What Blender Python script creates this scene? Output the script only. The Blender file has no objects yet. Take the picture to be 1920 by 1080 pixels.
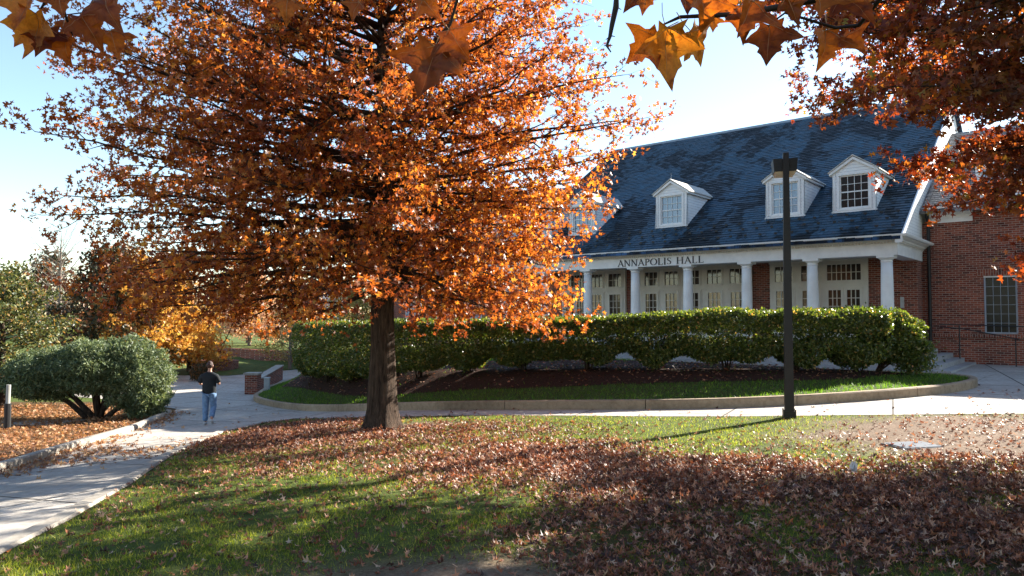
import bpy, math, random
import numpy as np
from mathutils import Vector, Matrix
from mathutils.geometry import delaunay_2d_cdt
R = math.radians
scene = bpy.context.scene
COL = scene.collection

# ------------------------------------------------------------------ camera
F = 1336.0; HZ = 588.0                      # focal length in photo pixels, horizon row
cam_d = bpy.data.cameras.new("camera"); cam = bpy.data.objects.new("camera", cam_d); COL.objects.link(cam)
cam_d.sensor_width = 36.0
PITCH = math.atan((HZ-540)/F)
cam_d.lens = 36.0*F/1920
cam_d.clip_start = 0.05; cam_d.clip_end = 6000
cam.location = (0, 0, 1.65); cam.rotation_euler = (R(90)+PITCH, 0, 0)
scene.camera = cam

# ------------------------------------------------------------------ light
SUN_EL = R(27); SUN_AZ = math.atan2(.81, .586)        # azimuth clockwise from +Y
w = bpy.data.worlds.new("World"); scene.world = w; w.use_nodes = True
nt = w.node_tree; nt.nodes.clear()
sky = nt.nodes.new('ShaderNodeTexSky'); sky.sky_type = 'NISHITA'; sky.sun_disc = False
sky.sun_elevation = SUN_EL; sky.sun_rotation = SUN_AZ
sky.air_density = 1.1; sky.dust_density = .15; sky.ozone_density = 1.6; sky.altitude = 50
bg = nt.nodes.new('ShaderNodeBackground'); bg.inputs[1].default_value = 0.067
out = nt.nodes.new('ShaderNodeOutputWorld')
nt.links.new(sky.outputs[0], bg.inputs[0]); nt.links.new(bg.outputs[0], out.inputs[0])
sl = bpy.data.lights.new("sun", 'SUN'); sun = bpy.data.objects.new("sun", sl); COL.objects.link(sun)
sl.energy = 5.0; sl.angle = R(0.5); sl.color = (1.0, .93, .82)
sd = Vector((math.sin(SUN_AZ)*math.cos(SUN_EL), math.cos(SUN_AZ)*math.cos(SUN_EL), math.sin(SUN_EL)))
sun.rotation_euler = sd.to_track_quat('Z', 'Y').to_euler()
scene.view_settings.view_transform = 'Standard'; scene.view_settings.look = 'None'
scene.view_settings.gamma = 1.0; scene.view_settings.exposure = 2.2
scene.cycles.max_bounces = 8; scene.cycles.diffuse_bounces = 4; scene.cycles.transmission_bounces = 5
scene.cycles.transparent_max_bounces = 6

# ------------------------------------------------------------------ helpers
def tag(o, label=None, cat=None, group=None, kind=None):
    if label: o['label'] = label
    if cat: o['category'] = cat
    if group: o['group'] = group
    if kind: o['kind'] = kind
    return o

def empty(name, loc=(0,0,0), rz=0):
    o = bpy.data.objects.new(name, None); COL.objects.link(o)
    o.location = loc; o.rotation_euler = (0,0,rz); o.empty_display_size = .3
    return o

def link(name, me, parent=None, loc=None):
    o = bpy.data.objects.new(name, me); COL.objects.link(o)
    if parent is not None: o.parent = parent
    if loc is not None: o.location = loc
    return o

def mesh_np(name, V, sizes, idx, mats, parent=None, smooth=False, loc=None, midx=None):
    """V (N,3), sizes = verts per polygon, idx = flat loop indices"""
    me = bpy.data.meshes.new(name)
    V = np.asarray(V, np.float32); idx = np.asarray(idx, np.int32); sizes = np.asarray(sizes, np.int32)
    me.vertices.add(len(V)); me.vertices.foreach_set('co', V.ravel())
    me.loops.add(len(idx)); me.loops.foreach_set('vertex_index', idx)
    me.polygons.add(len(sizes))
    st = np.zeros(len(sizes), np.int32); st[1:] = np.cumsum(sizes)[:-1]
    me.polygons.foreach_set('loop_start', st)
    if midx is not None: me.polygons.foreach_set('material_index', np.asarray(midx, np.int32))
    me.polygons.foreach_set('use_smooth', np.full(len(sizes), smooth))
    me.update(calc_edges=True)
    for m in (mats if isinstance(mats, (list, tuple)) else [mats]): me.materials.append(m)
    return link(name, me, parent, loc)

class MB:
    def __init__(s): s.v=[]; s.f=[]; s.m=[]
    def face(s, pts, m=0):
        n=len(s.v); s.v.extend([tuple(p) for p in pts]); s.f.append(tuple(range(n,n+len(pts)))); s.m.append(m)
    def hexa(s, p, m=0):   # 8 points: bottom 4 ccw, top 4 ccw
        n=len(s.v); s.v.extend([tuple(q) for q in p])
        for f in ((3,2,1,0),(4,5,6,7),(0,1,5,4),(1,2,6,5),(2,3,7,6),(3,0,4,7)):
            s.f.append(tuple(n+i for i in f)); s.m.append(m)
    def box(s, x0,x1,y0,y1,z0,z1, m=0):
        s.hexa([(x0,y0,z0),(x1,y0,z0),(x1,y1,z0),(x0,y1,z0),(x0,y0,z1),(x1,y0,z1),(x1,y1,z1),(x0,y1,z1)], m)
    def tube(s, pts, rad, n=6, m=0, cap=True):
        pts=[Vector(p) for p in pts]; N=len(pts)
        if not hasattr(rad,'__len__'): rad=[rad]*N
        b=len(s.v); up=Vector((0,0,1))
        prev=None
        for i,p in enumerate(pts):
            d=(pts[min(i+1,N-1)]-pts[max(i-1,0)])
            if d.length<1e-9: d=Vector((0,0,1))
            d.normalize()
            if prev is None:
                a = d.cross(up if abs(d.z)<.95 else Vector((1,0,0))); a.normalize()
            else:
                a = prev - d*prev.dot(d)
                if a.length<1e-6: a=d.cross(Vector((1,0,0)))
                a.normalize()
            prev=a; c=d.cross(a)
            for k in range(n):
                t=2*math.pi*k/n
                s.v.append(tuple(p+(a*math.cos(t)+c*math.sin(t))*rad[i]))
        for i in range(N-1):
            for k in range(n):
                k2=(k+1)%n
                s.f.append((b+i*n+k,b+i*n+k2,b+(i+1)*n+k2,b+(i+1)*n+k)); s.m.append(m)
        if cap:
            s.f.append(tuple(b+k for k in range(n))[::-1]); s.m.append(m)
            s.f.append(tuple(b+(N-1)*n+k for k in range(n))); s.m.append(m)
    def lathe(s, prof, c=(0,0), n=24, m=0):   # prof = (r,z)
        b=len(s.v)
        for r,z in prof:
            for k in range(n):
                t=2*math.pi*k/n; s.v.append((c[0]+r*math.cos(t), c[1]+r*math.sin(t), z))
        for i in range(len(prof)-1):
            for k in range(n):
                k2=(k+1)%n; s.f.append((b+i*n+k,b+i*n+k2,b+(i+1)*n+k2,b+(i+1)*n+k)); s.m.append(m)
        s.f.append(tuple(b+k for k in range(n))[::-1]); s.m.append(m)
        s.f.append(tuple(b+(len(prof)-1)*n+k for k in range(n))); s.m.append(m)
    def prism(s, poly, y0, y1, m=0):          # poly in (x,z), extruded along y
        n=len(s.v); k=len(poly)
        s.v.extend([(x,y0,z) for x,z in poly]); s.v.extend([(x,y1,z) for x,z in poly])
        s.f.append(tuple(range(n,n+k))); s.m.append(m)
        s.f.append(tuple(range(n+k,n+2*k))[::-1]); s.m.append(m)
        for i in range(k):
            j=(i+1)%k; s.f.append((n+j,n+i,n+k+i,n+k+j)); s.m.append(m)
    def panel(s, a0,a1,z0,z1, bf, bb, holes, m=0):
        """wall panel in the x-z plane, front at y=bf, back at bb, with rectangular holes"""
        A=sorted(set([a0,a1]+[h[0] for h in holes]+[h[1] for h in holes]))
        Z=sorted(set([z0,z1]+[h[2] for h in holes]+[h[3] for h in holes]))
        for i in range(len(A)-1):
            for j in range(len(Z)-1):
                ca=(A[i]+A[i+1])/2; cz=(Z[j]+Z[j+1])/2
                if any(h[0]<ca<h[1] and h[2]<cz<h[3] for h in holes): continue
                s.face([(A[i],bf,Z[j]),(A[i+1],bf,Z[j]),(A[i+1],bf,Z[j+1]),(A[i],bf,Z[j+1])], m)
        for h in holes:
            x0,x1,y0,y1=h[0],h[1],h[2],h[3]
            s.face([(x0,bf,y0),(x0,bf,y1),(x0,bb,y1),(x0,bb,y0)],m); s.face([(x1,bf,y1),(x1,bf,y0),(x1,bb,y0),(x1,bb,y1)],m)
            s.face([(x0,bf,y0),(x0,bb,y0),(x1,bb,y0),(x1,bf,y0)],m); s.face([(x0,bb,y1),(x0,bf,y1),(x1,bf,y1),(x1,bb,y1)],m)
        s.face([(a0,bf,z1),(a0,bf,z0),(a0,bb,z0),(a0,bb,z1)],m); s.face([(a1,bf,z0),(a1,bf,z1),(a1,bb,z1),(a1,bb,z0)],m)
        s.face([(a0,bf,z1),(a0,bb,z1),(a1,bb,z1),(a1,bf,z1)],m)
    def build(s, name, mats, parent=None, smooth=False, loc=None):
        idx=[i for f in s.f for i in f]
        return mesh_np(name, np.array(s.v), [len(f) for f in s.f], idx, mats, parent, smooth, loc, s.m)

# ------------------------------------------------------------------ terrain height
def slope(X):
    X=np.asarray(X,float); r=0
    for d in (-1.5,-.75,0,.75,1.5):
        r=r+np.interp(X+d,[-12,-8,-5,-2.5,1,5,8,14],[.078,.075,.06,.042,.031,.022,.013,.007])
    return r/5
def sstep(x): x=np.clip(x,0,1); return x*x*(3-2*x)
def gY(Y):
    Y=np.asarray(Y,float)
    return np.where(Y<18,np.maximum(Y,-6),18+4*(1-np.exp(-(np.maximum(Y,18)-18)/4)))
def G(X,Y):
    X=np.asarray(X,float); Y=np.asarray(Y,float)
    g=-slope(X)*gY(Y); m=sstep((-3-X)/6)
    g=g+.35*sstep((Y-38)/8)*m
    d=(X+13.5)*.6+(Y-44)*.8
    g=g+.62*sstep((d-.05)/.5)*m
    return g
def inpoly(X,Y,poly):
    X=np.asarray(X); Y=np.asarray(Y); r=np.zeros(X.shape,bool); n=len(poly); j=n-1
    for i in range(n):
        xi,yi=poly[i]; xj,yj=poly[j]
        c=((yi>Y)!=(yj>Y)) & (X < (xj-xi)*(Y-yi)/((yj-yi)+1e-12)+xi); r^=c; j=i
    return r
def dist_poly(X,Y,poly,closed=True):
    X=np.asarray(X,float); Y=np.asarray(Y,float); D=np.full(X.shape,1e9)
    n=len(poly)
    for i in range(n if closed else n-1):
        ax,ay=poly[i]; bx,by=poly[(i+1)%n]; dx,dy=bx-ax,by-ay
        t=np.clip(((X-ax)*dx+(Y-ay)*dy)/(dx*dx+dy*dy+1e-12),0,1)
        D=np.minimum(D,np.hypot(X-ax-t*dx,Y-ay-t*dy))
    return D
def smooth_poly(pts, closed=True, it=2):
    for _ in range(it):
        q=[]; n=len(pts)
        rng=range(n) if closed else range(n-1)
        if not closed: q.append(pts[0])
        for i in rng:
            a=pts[i]; b=pts[(i+1)%n]
            q.append((a[0]*.75+b[0]*.25,a[1]*.75+b[1]*.25)); q.append((a[0]*.25+b[0]*.75,a[1]*.25+b[1]*.75))
        if not closed: q.append(pts[-1])
        pts=q
    return pts
def vnoise(X,Y,s,seed=0):
    """cheap value noise"""
    rs=np.random.RandomState(seed); T=rs.rand(64,64)
    x=np.asarray(X,float)/s+100; y=np.asarray(Y,float)/s+100
    xi=np.floor(x).astype(int); yi=np.floor(y).astype(int); fx=sstep(x-xi); fy=sstep(y-yi)
    g=lambda a,b:T[a%64,b%64]
    return (g(xi,yi)*(1-fx)+g(xi+1,yi)*fx)*(1-fy)+(g(xi,yi+1)*(1-fx)+g(xi+1,yi+1)*fx)*fy
def drape(name, poly, step, hfun, mat, **kw):
    b=[]; n=len(poly)
    for i in range(n):
        a=poly[i]; c=poly[(i+1)%n]; k=max(1,int(math.hypot(c[0]-a[0],c[1]-a[1])/step))
        for q in range(k): b.append((a[0]+(c[0]-a[0])*q/k, a[1]+(c[1]-a[1])*q/k))
    xs=[p[0] for p in b]; ys=[p[1] for p in b]
    gx,gy=np.meshgrid(np.arange(min(xs),max(xs),step),np.arange(min(ys),max(ys),step))
    gx=gx.ravel(); gy=gy.ravel(); k=inpoly(gx,gy,b)&(dist_poly(gx,gy,b)>step*.4)
    pts=[Vector(p) for p in b]+[Vector((x,y)) for x,y in zip(gx[k],gy[k])]
    m=len(b)
    v,e,f,_,_,_=delaunay_2d_cdt(pts,[(i,(i+1)%m) for i in range(m)],[list(range(m))],1,1e-6)
    V=np.array([(p.x,p.y) for p in v]); Z=hfun(V[:,0],V[:,1])
    f=[t if ((V[t[1]][0]-V[t[0]][0])*(V[t[2]][1]-V[t[0]][1])-(V[t[1]][1]-V[t[0]][1])*(V[t[2]][0]-V[t[0]][0]))>0 else t[::-1] for t in f]
    o=mesh_np(name,np.column_stack([V,Z]),[len(t) for t in f],[i for t in f for i in t],mat,smooth=True)
    return o

# ------------------------------------------------------------------ materials
def M(name):
    m=bpy.data.materials.new(name); m.use_nodes=True; n=m.node_tree.nodes; n.clear()
    o=n.new('ShaderNodeOutputMaterial'); return m,m.node_tree,o
def N(nt,t,**kw):
    n=nt.nodes.new(t)
    for k,v in kw.items():
        if k=='inp':
            for a,b in v.items(): n.inputs[a].default_value=b
        else: setattr(n,k,v)
    return n
def L(nt,a,b): nt.links.new(a,b)
def c4(c): return (c[0],c[1],c[2],1)
def ramp(nt,fac,stops,interp='LINEAR'):
    r=N(nt,'ShaderNodeValToRGB'); r.color_ramp.interpolation=interp
    e=r.color_ramp.elements
    while len(e)<len(stops): e.new(.5)
    for i,(p,c) in enumerate(stops): e[i].position=p; e[i].color=c4(c)
    if fac is not None: L(nt,fac,r.inputs[0])
    return r
def noise(nt,scale,detail=5,rough=.55,vec=None,dist=0):
    n=N(nt,'ShaderNodeTexNoise',inp={'Scale':scale,'Detail':detail,'Roughness':rough,'Distortion':dist})
    if vec is not None: L(nt,vec,n.inputs['Vector'])
    return n
def objco(nt): return N(nt,'ShaderNodeTexCoord').outputs['Object']
def mapping(nt,vec,scale=(1,1,1),rot=(0,0,0),loc=(0,0,0)):
    m=N(nt,'ShaderNodeMapping'); m.inputs['Scale'].default_value=scale; m.inputs['Rotation'].default_value=rot; m.inputs['Location'].default_value=loc
    L(nt,vec,m.inputs[0]); return m.outputs[0]
def mixc(nt,fac,a,b,mode='MIX'):
    m=N(nt,'ShaderNodeMix',data_type='RGBA',blend_type=mode)
    for s,v in ((0,fac),(6,a),(7,b)):
        if hasattr(v,'node'): L(nt,v,m.inputs[s])
        else: m.inputs[s].default_value = v if s==0 else c4(v)
    return m.outputs[2]
def math_(nt,op,a,b=None,clamp=False):
    m=N(nt,'ShaderNodeMath',operation=op,use_clamp=clamp)
    for i,v in enumerate((a,b)):
        if v is None: continue
        if hasattr(v,'node'): L(nt,v,m.inputs[i])
        else: m.inputs[i].default_value=v
    return m.outputs[0]
def bsdf(nt,out,col,rough=.6,spec=.4,metal=0,bump=None,bstr=.3,bdist=.02):
    p=N(nt,'ShaderNodeBsdfPrincipled')
    if hasattr(col,'node'): L(nt,col,p.inputs['Base Color'])
    else: p.inputs['Base Color'].default_value=c4(col)
    if hasattr(rough,'node'): L(nt,rough,p.inputs['Roughness'])
    else: p.inputs['Roughness'].default_value=rough
    p.inputs['Specular IOR Level'].default_value=spec; p.inputs['Metallic'].default_value=metal
    if bump is not None:
        b=N(nt,'ShaderNodeBump',inp={'Strength':bstr,'Distance':bdist}); L(nt,bump,b.inputs['Height']); L(nt,b.outputs[0],p.inputs['Normal'])
    L(nt,p.outputs[0],out.inputs[0]); return p

def simple(name,col,rough=.6,spec=.4,metal=0,var=.12,scale=6,bstr=.15):
    m,nt,o=M(name); v=objco(nt); n=noise(nt,scale,6,.6,v)
    d=tuple(c*(1-var*1.6) for c in col); l=tuple(min(1,c*(1+var)) for c in col)
    r=ramp(nt,n.outputs[0],[(.25,d),(.75,l)])
    bsdf(nt,o,r.outputs[0],rough,spec,metal,noise(nt,scale*6,4,.6,v).outputs[0],bstr,.01); return m

def wallvec(nt):
    s=N(nt,'ShaderNodeSeparateXYZ'); L(nt,objco(nt),s.inputs[0])
    c=N(nt,'ShaderNodeCombineXYZ'); L(nt,math_(nt,'ADD',s.outputs[0],s.outputs[1]),c.inputs[0]); L(nt,s.outputs[2],c.inputs[1])
    return c.outputs[0],s
def brick_mat(name='brick_red',soldier=False):
    m,nt,o=M(name); v,s=wallvec(nt)
    if soldier: v=mapping(nt,v,rot=(0,0,R(90)))
    b=N(nt,'ShaderNodeTexBrick',inp={'Scale':1,'Mortar Size':.007,'Mortar Smooth':.15,'Bias':0,'Brick Width':.215,'Row Height':.077})
    b.inputs['Color1'].default_value=(0,0,0,1); b.inputs['Color2'].default_value=(1,1,1,1); b.inputs['Mortar'].default_value=(.5,.5,.5,1)
    L(nt,v,b.inputs['Vector'])
    r=ramp(nt,b.outputs['Color'],[(0,(.085,.027,.02)),(.12,(.15,.04,.026)),(.5,(.225,.057,.034)),(1,(.31,.088,.05))])
    n=noise(nt,.9,4,.6,objco(nt)); st=ramp(nt,n.outputs[0],[(.3,(.72,.72,.72)),(.7,(1.1,1.1,1.1))])
    fine=noise(nt,40,4,.7,objco(nt)); fr=ramp(nt,fine.outputs[0],[(.3,(.8,.8,.8)),(.7,(1.15,1.15,1.15))])
    col=mixc(nt,1,mixc(nt,1,r.outputs[0],st.outputs[0],'MULTIPLY'),fr.outputs[0],'MULTIPLY')
    col=mixc(nt,b.outputs['Fac'],col,(.34,.29,.24))
    h=math_(nt,'SUBTRACT',1,b.outputs['Fac'])
    bsdf(nt,o,col,.85,.2,0,h,.6,.01); return m
def slate_mat(name,base,stains=True,seed=0):
    m,nt,o=M(name); s=N(nt,'ShaderNodeSeparateXYZ'); L(nt,objco(nt),s.inputs[0])
    c=N(nt,'ShaderNodeCombineXYZ'); L(nt,s.outputs[0],c.inputs[0]); L(nt,math_(nt,'MULTIPLY',s.outputs[1],1.19),c.inputs[1])
    v=c.outputs[0]
    b=N(nt,'ShaderNodeTexBrick',inp={'Scale':1,'Mortar Size':.014,'Mortar Smooth':.1,'Bias':0,'Brick Width':.30,'Row Height':.165})
    b.inputs['Color1'].default_value=(0,0,0,1); b.inputs['Color2'].default_value=(1,1,1,1); L(nt,v,b.inputs['Vector'])
    lo=tuple(x*.5 for x in base); hi=tuple(x*1.75 for x in base)
    r=ramp(nt,b.outputs['Color'],[(0,lo),(.5,base),(1,hi)])
    n1=noise(nt,.55,5,.6,mapping(nt,v,(1.7,.30,1),(0,0,R(-12)),(seed,0,0)),.35)
    n2=noise(nt,5,4,.7,v)
    k=math_(nt,'ADD',n1.outputs[0],math_(nt,'MULTIPLY',math_(nt,'SUBTRACT',n2.outputs[0],.5),.22))
    k=math_(nt,'ADD',k,math_(nt,'MULTIPLY',math_(nt,'SUBTRACT',b.outputs['Color'],.5),.07))
    st=ramp(nt,k,[(.49,(1.05,1.05,1.05)),(.55,(.22,.18,.16))] if stains else [(.4,(1,1,1)),(.7,(.8,.8,.8))])
    col=mixc(nt,1,r.outputs[0],st.outputs[0],'MULTIPLY')
    col=mixc(nt,math_(nt,'MULTIPLY',b.outputs['Fac'],.85),col,(.012,.012,.014))
    row=math_(nt,'FRACT',math_(nt,'DIVIDE',s.outputs[1],.1387))
    h=math_(nt,'SUBTRACT',math_(nt,'SUBTRACT',math_(nt,'MULTIPLY',b.outputs['Color'],.5),row),b.outputs['Fac'])
    rg=math_(nt,'ADD',math_(nt,'MULTIPLY',k,.6),.30)
    bsdf(nt,o,col,rg,.16,0,h,1.0,.03); return m
def clap_mat():
    m,nt,o=M('white_clapboard'); s=N(nt,'ShaderNodeSeparateXYZ'); L(nt,objco(nt),s.inputs[0])
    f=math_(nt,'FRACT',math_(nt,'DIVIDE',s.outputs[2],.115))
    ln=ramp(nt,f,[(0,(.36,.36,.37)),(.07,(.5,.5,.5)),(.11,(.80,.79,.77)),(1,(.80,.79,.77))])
    n=noise(nt,3,5,.6,objco(nt)); d=ramp(nt,n.outputs[0],[(.3,(.9,.9,.89)),(.6,(1,1,1))])
    bsdf(nt,o,mixc(nt,1,ln.outputs[0],d.outputs[0],'MULTIPLY'),.55,.35,0,math_(nt,'SUBTRACT',1,f),.8,.02); return m
def concrete_mat(name,col,joint=None,stain=.25,rot=0,leafstain=False):
    m,nt,o=M(name); v=objco(nt)
    n=noise(nt,.6,6,.65,v); n2=noise(nt,9,6,.7,v); n3=noise(nt,90,3,.7,v)
    r=ramp(nt,n.outputs[0],[(.3,tuple(c*(1-stain) for c in col)),(.7,tuple(c*1.1 for c in col))])
    r2=ramp(nt,n2.outputs[0],[(.3,(.70,.67,.63)),(.6,(1.06,1.06,1.06))]); r3=ramp(nt,n3.outputs[0],[(.3,(.85,.85,.85)),(.7,(1.1,1.1,1.1))])
    c=mixc(nt,1,mixc(nt,1,r.outputs[0],r2.outputs[0],'MULTIPLY'),r3.outputs[0],'MULTIPLY')
    h=n3.outputs[0]
    if joint:
        b=N(nt,'ShaderNodeTexBrick',inp={'Scale':1,'Mortar Size':.022,'Mortar Smooth':.2,'Brick Width':joint[0],'Row Height':joint[1]},offset=0.0)
        b.inputs['Color1'].default_value=(.88,.88,.88,1); b.inputs['Color2'].default_value=(1.08,1.08,1.08,1)
        L(nt,mapping(nt,v,rot=(0,0,rot)),b.inputs['Vector'])
        c=mixc(nt,1,c,b.outputs['Color'],'MULTIPLY'); c=mixc(nt,math_(nt,'MULTIPLY',b.outputs['Fac'],.8),c,(.07,.06,.05))
        vo=N(nt,'ShaderNodeTexVoronoi',feature='DISTANCE_TO_EDGE',inp={'Scale':.22}); L(nt,mixc(nt,.12,v,noise(nt,1.5,4,.6,v).outputs['Color']),vo.inputs['Vector'])
        cr=ramp(nt,vo.outputs['Distance'],[(0,(.35,.33,.3)),(.004,(1,1,1))]); c=mixc(nt,.6,c,mixc(nt,1,c,cr.outputs[0],'MULTIPLY'))
    bsdf(nt,o,c,.85,.25,0,h,.25,.01); return m
def leaf_mat(name,stops,trans=.5,rough=.5,spec=.35,tmul=(1.3,1.15,.8),nscale=0,alt=None):
    m,nt,o=M(name); g=N(nt,'ShaderNodeNewGeometry')
    r=ramp(nt,g.outputs['Random Per Island'],stops); col=r.outputs[0]
    if nscale:
        n=noise(nt,nscale,3,.5,objco(nt)); k=ramp(nt,n.outputs[0],[(.42,(0,0,0)),(.62,(1,1,1))])
        col=mixc(nt,k.outputs[0],col,mixc(nt,.75,col,alt))
    p=N(nt,'ShaderNodeBsdfPrincipled'); L(nt,col,p.inputs['Base Color']); p.inputs['Roughness'].default_value=rough; p.inputs['Specular IOR Level'].default_value=spec
    t=N(nt,'ShaderNodeBsdfTranslucent'); L(nt,mixc(nt,1,col,tmul,'MULTIPLY'),t.inputs[0])
    mx=N(nt,'ShaderNodeMixShader'); mx.inputs[0].default_value=trans; L(nt,p.outputs[0],mx.inputs[1]); L(nt,t.outputs[0],mx.inputs[2]); L(nt,mx.outputs[0],o.inputs[0])
    return m
def bark_mat(name,lo,hi,sc=(14,14,2.2)):
    m,nt,o=M(name); v=objco(nt)
    n=noise(nt,1,8,.7,mapping(nt,v,sc),.8); n2=noise(nt,2.5,4,.6,v)
    r=ramp(nt,n.outputs[0],[(.35,lo),(.65,hi)]); r2=ramp(nt,n2.outputs[0],[(.3,(.7,.7,.7)),(.7,(1.15,1.15,1.1))])
    bsdf(nt,o,mixc(nt,1,r.outputs[0],r2.outputs[0],'MULTIPLY'),.9,.15,0,n.outputs[0],1,.05); return m
def glass_mat(name,col=(.02,.022,.025),rough=.04,spec=.9,ripple=.03):
    m,nt,o=M(name); v=objco(nt); n=noise(nt,1.1,2,.5,v)
    bsdf(nt,o,col,rough,spec,0,n.outputs[0],ripple,.1); return m

BRICK=brick_mat(); SOLDIER=brick_mat('brick_soldier',True)
SLATE=slate_mat('blue_slate',(.026,.066,.140)); SLATE_G=slate_mat('grey_slate',(.15,.15,.155),False,7)
CLAP=clap_mat()
WHITE=simple('white_paint',(.76,.75,.73),.45,.4,0,.10,2.2,.04)
CREAM=simple('cream_paint',(.62,.58,.52),.5,.35,0,.08,2.5,.05)
BLACK=simple('black_metal',(.012,.012,.013),.5,.4,0,.2,5)
BRONZE=simple('bronze_post_paint',(.012,.0065,.005),.45,.35,0,.25,4,.1)
LETTER=simple('letter_black',(.012,.012,.016),.5)
GLASS=glass_mat('window_glass',(.012,.012,.014)); GLASS_SKY=glass_mat('painted_sky_glass',(.16,.24,.33),.12,.9); GLASS_DARK=glass_mat('dark_glass',(.010,.008,.007),.25,.25)  # sky panes: blue of the reflected sky is painted into the base colour
GLASS_DOOR=glass_mat('door_glass',(.035,.022,.014),.08,.6,.08)
PAVE=concrete_mat('pavement_concrete',(.42,.385,.34),(2.9,2.4),.22,R(28))
KERB=concrete_mat('kerb_concrete',(.36,.27,.18),None,.42)
KERBL=concrete_mat('pale_kerb_concrete',(.38,.345,.295),None,.3)
STEP=concrete_mat('step_concrete',(.40,.39,.38),None,.2)

# ------------------------------------------------------------------ ground
LAWN=[(-3.2,2.6),(-3.99,5.23),(-4.17,5.8),(-4.39,7.15),(-4.9,9.23),(-5.9,12.52),(-6.9,17.2),(-6.75,19.6),(-6.0,19.9),(-4.14,17.9),(-1.93,16.08),(0,15.28),(2.55,14.2),(4.5,13.66),(6.01,13.38),(7.26,13.11),(9.08,12.9),(14,12.4),(22,12),(22,-6),(-3,-6)]
LK=[(-6.9,2),(-7.1,6),(-7.7,10.72),(-8.72,14.04),(-10.35,20.49),(-11.1,23.35)]
ISL=[(-10.18,28.76),(-9.9,27.2),(-8.87,25.5),(-7.42,23.5),(-5.3,20.9),(-2.08,17.5),(0.48,16.2),(2.6,15.4),(4.71,15.0),(7.31,15.2),(9.6,16.1),(10.8,16.95),(11.8,18.0),(12.1,19.0),(11.4,20.2),(9.5,21.3),(6.5,23.2),(3,25.7),(0,28),(-4,31.2),(-7.5,34),(-10.6,36.4),(-10.7,33),(-10.5,30.2)]
ISLs=smooth_poly(ISL,True,2)
def bare(X,Y):
    """bare earth amount (wear) 0..1"""
    n=vnoise(X,Y,.8,3)*.5+vnoise(X,Y,.3,4)*.3
    a=np.exp(-(((X-7.2)/2.9)**2+((Y-10.9)/2.3)**2)**2)*1.5
    a=np.maximum(a,np.exp(-(((X+.4)/1.6)**2+((Y-4.9)/.75)**2))*1.3)
    a=np.maximum(a,np.exp(-((X+2.3)**2+(Y-14.1)**2)/1.3)*1.1)
    a=np.maximum(a,np.exp(-(((X-10)/3.5)**2+((Y-11)/2.2)**2)**2)*1.4)
    return np.clip(a+n-.55,0,1)
def ldens(X,Y):
    """fallen leaf density 0..1 on the lawn"""
    d=0*X
    for cx,cy,rx,ry,k in ((-1.6,12.6,3.3,1.9,1.0),(-4.6,14.8,1.9,2.6,.9),(0.3,9.6,2.0,2.1,1.0),(2.3,7.9,2.3,1.6,1.25),(4.6,6.3,2.8,2.1,1.2),(1.5,5.8,1.8,1.5,.75),(-2.2,10.3,2.5,1.4,.5),(7,6,2.5,2,.9),(-5.2,17,1.4,1.4,.6),(5.3,8.6,1.7,.8,.7)):
        d=np.maximum(d,k*np.exp(-(((X-cx)/rx)**2+((Y-cy)/ry)**2)**2))
    n=vnoise(X,Y,.55,8)*.6+vnoise(X,Y,.2,9)*.4
    d=d*np.clip(.1+1.6*n,0.05,1.2)
    strip=np.exp(-(((X-3)/5.0)**4+((Y-13.1)/1.9)**4)); d=np.maximum(d*(1-.6*strip),(.09+.12*n*vnoise(X,Y,1.3,12))*(1-.75*strip))
    return d
def ground_mat():
    m,nt,o=M('ground_soil_and_turf'); v=objco(nt)
    at=N(nt,'ShaderNodeVertexColor',layer_name='wear'); s=N(nt,'ShaderNodeSeparateColor'); L(nt,at.outputs[0],s.inputs[0])
    n=noise(nt,1.3,7,.65,v); n2=noise(nt,35,5,.75,v)
    grass=ramp(nt,n2.outputs[0],[(.3,(.030,.045,.010)),(.6,(.085,.11,.025)),(.8,(.17,.15,.06))])
    soil=ramp(nt,n2.outputs[0],[(.25,(.09,.055,.035)),(.55,(.19,.135,.095)),(.8,(.38,.30,.225))])
    litter=ramp(nt,n2.outputs[0],[(.3,(.04,.018,.012)),(.7,(.14,.06,.035))])
    c=mixc(nt,s.outputs[0],grass.outputs[0],soil.outputs[0]); c=mixc(nt,s.outputs[1],c,litter.outputs[0])
    big=ramp(nt,n.outputs[0],[(.3,(.75,.75,.75)),(.7,(1.15,1.15,1.15))])
    bsdf(nt,o,mixc(nt,1,c,big.outputs[0],'MULTIPLY'),.95,.1,0,n2.outputs[0],.7,.03); return m
GROUND=ground_mat()
xs=np.unique(np.round(np.concatenate([-np.geomspace(30,3000,22),np.arange(-30,24,.3),np.geomspace(24,3000,22)]),3))
ys=np.unique(np.round(np.concatenate([-np.geomspace(7,3000,20),np.arange(-7,56,.3),np.geomspace(56,3500,24)]),3))
gx,gy=np.meshgrid(xs,ys); V=np.column_stack([gx.ravel(),gy.ravel(),G(gx,gy).ravel()])
nx,ny=len(xs),len(ys); ii=(np.arange(ny-1)[:,None]*nx+np.arange(nx-1)[None,:]).ravel()
idx=np.column_stack([ii,ii+1,ii+nx+1,ii+nx]).ravel()
ground=mesh_np('ground',V,np.full(len(ii),4),idx,GROUND,smooth=True)
ca=ground.data.color_attributes.new('wear','FLOAT_COLOR','POINT')
inl=inpoly(V[:,0],V[:,1],LAWN)
cc=np.zeros((len(V),4),np.float32); cc[:,3]=1
cc[:,0]=np.where(inl,bare(V[:,0],V[:,1]),0); cc[:,1]=np.where(inl,np.clip(ldens(V[:,0],V[:,1])*1.3-.35,0,.9),0)
lb=(V[:,0]<-7)&(V[:,1]<27)&(~inl); cc[:,1]=np.where(lb,.75,cc[:,1])
ca.data.foreach_set('color',cc.ravel()); tag(ground,kind='structure')

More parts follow.
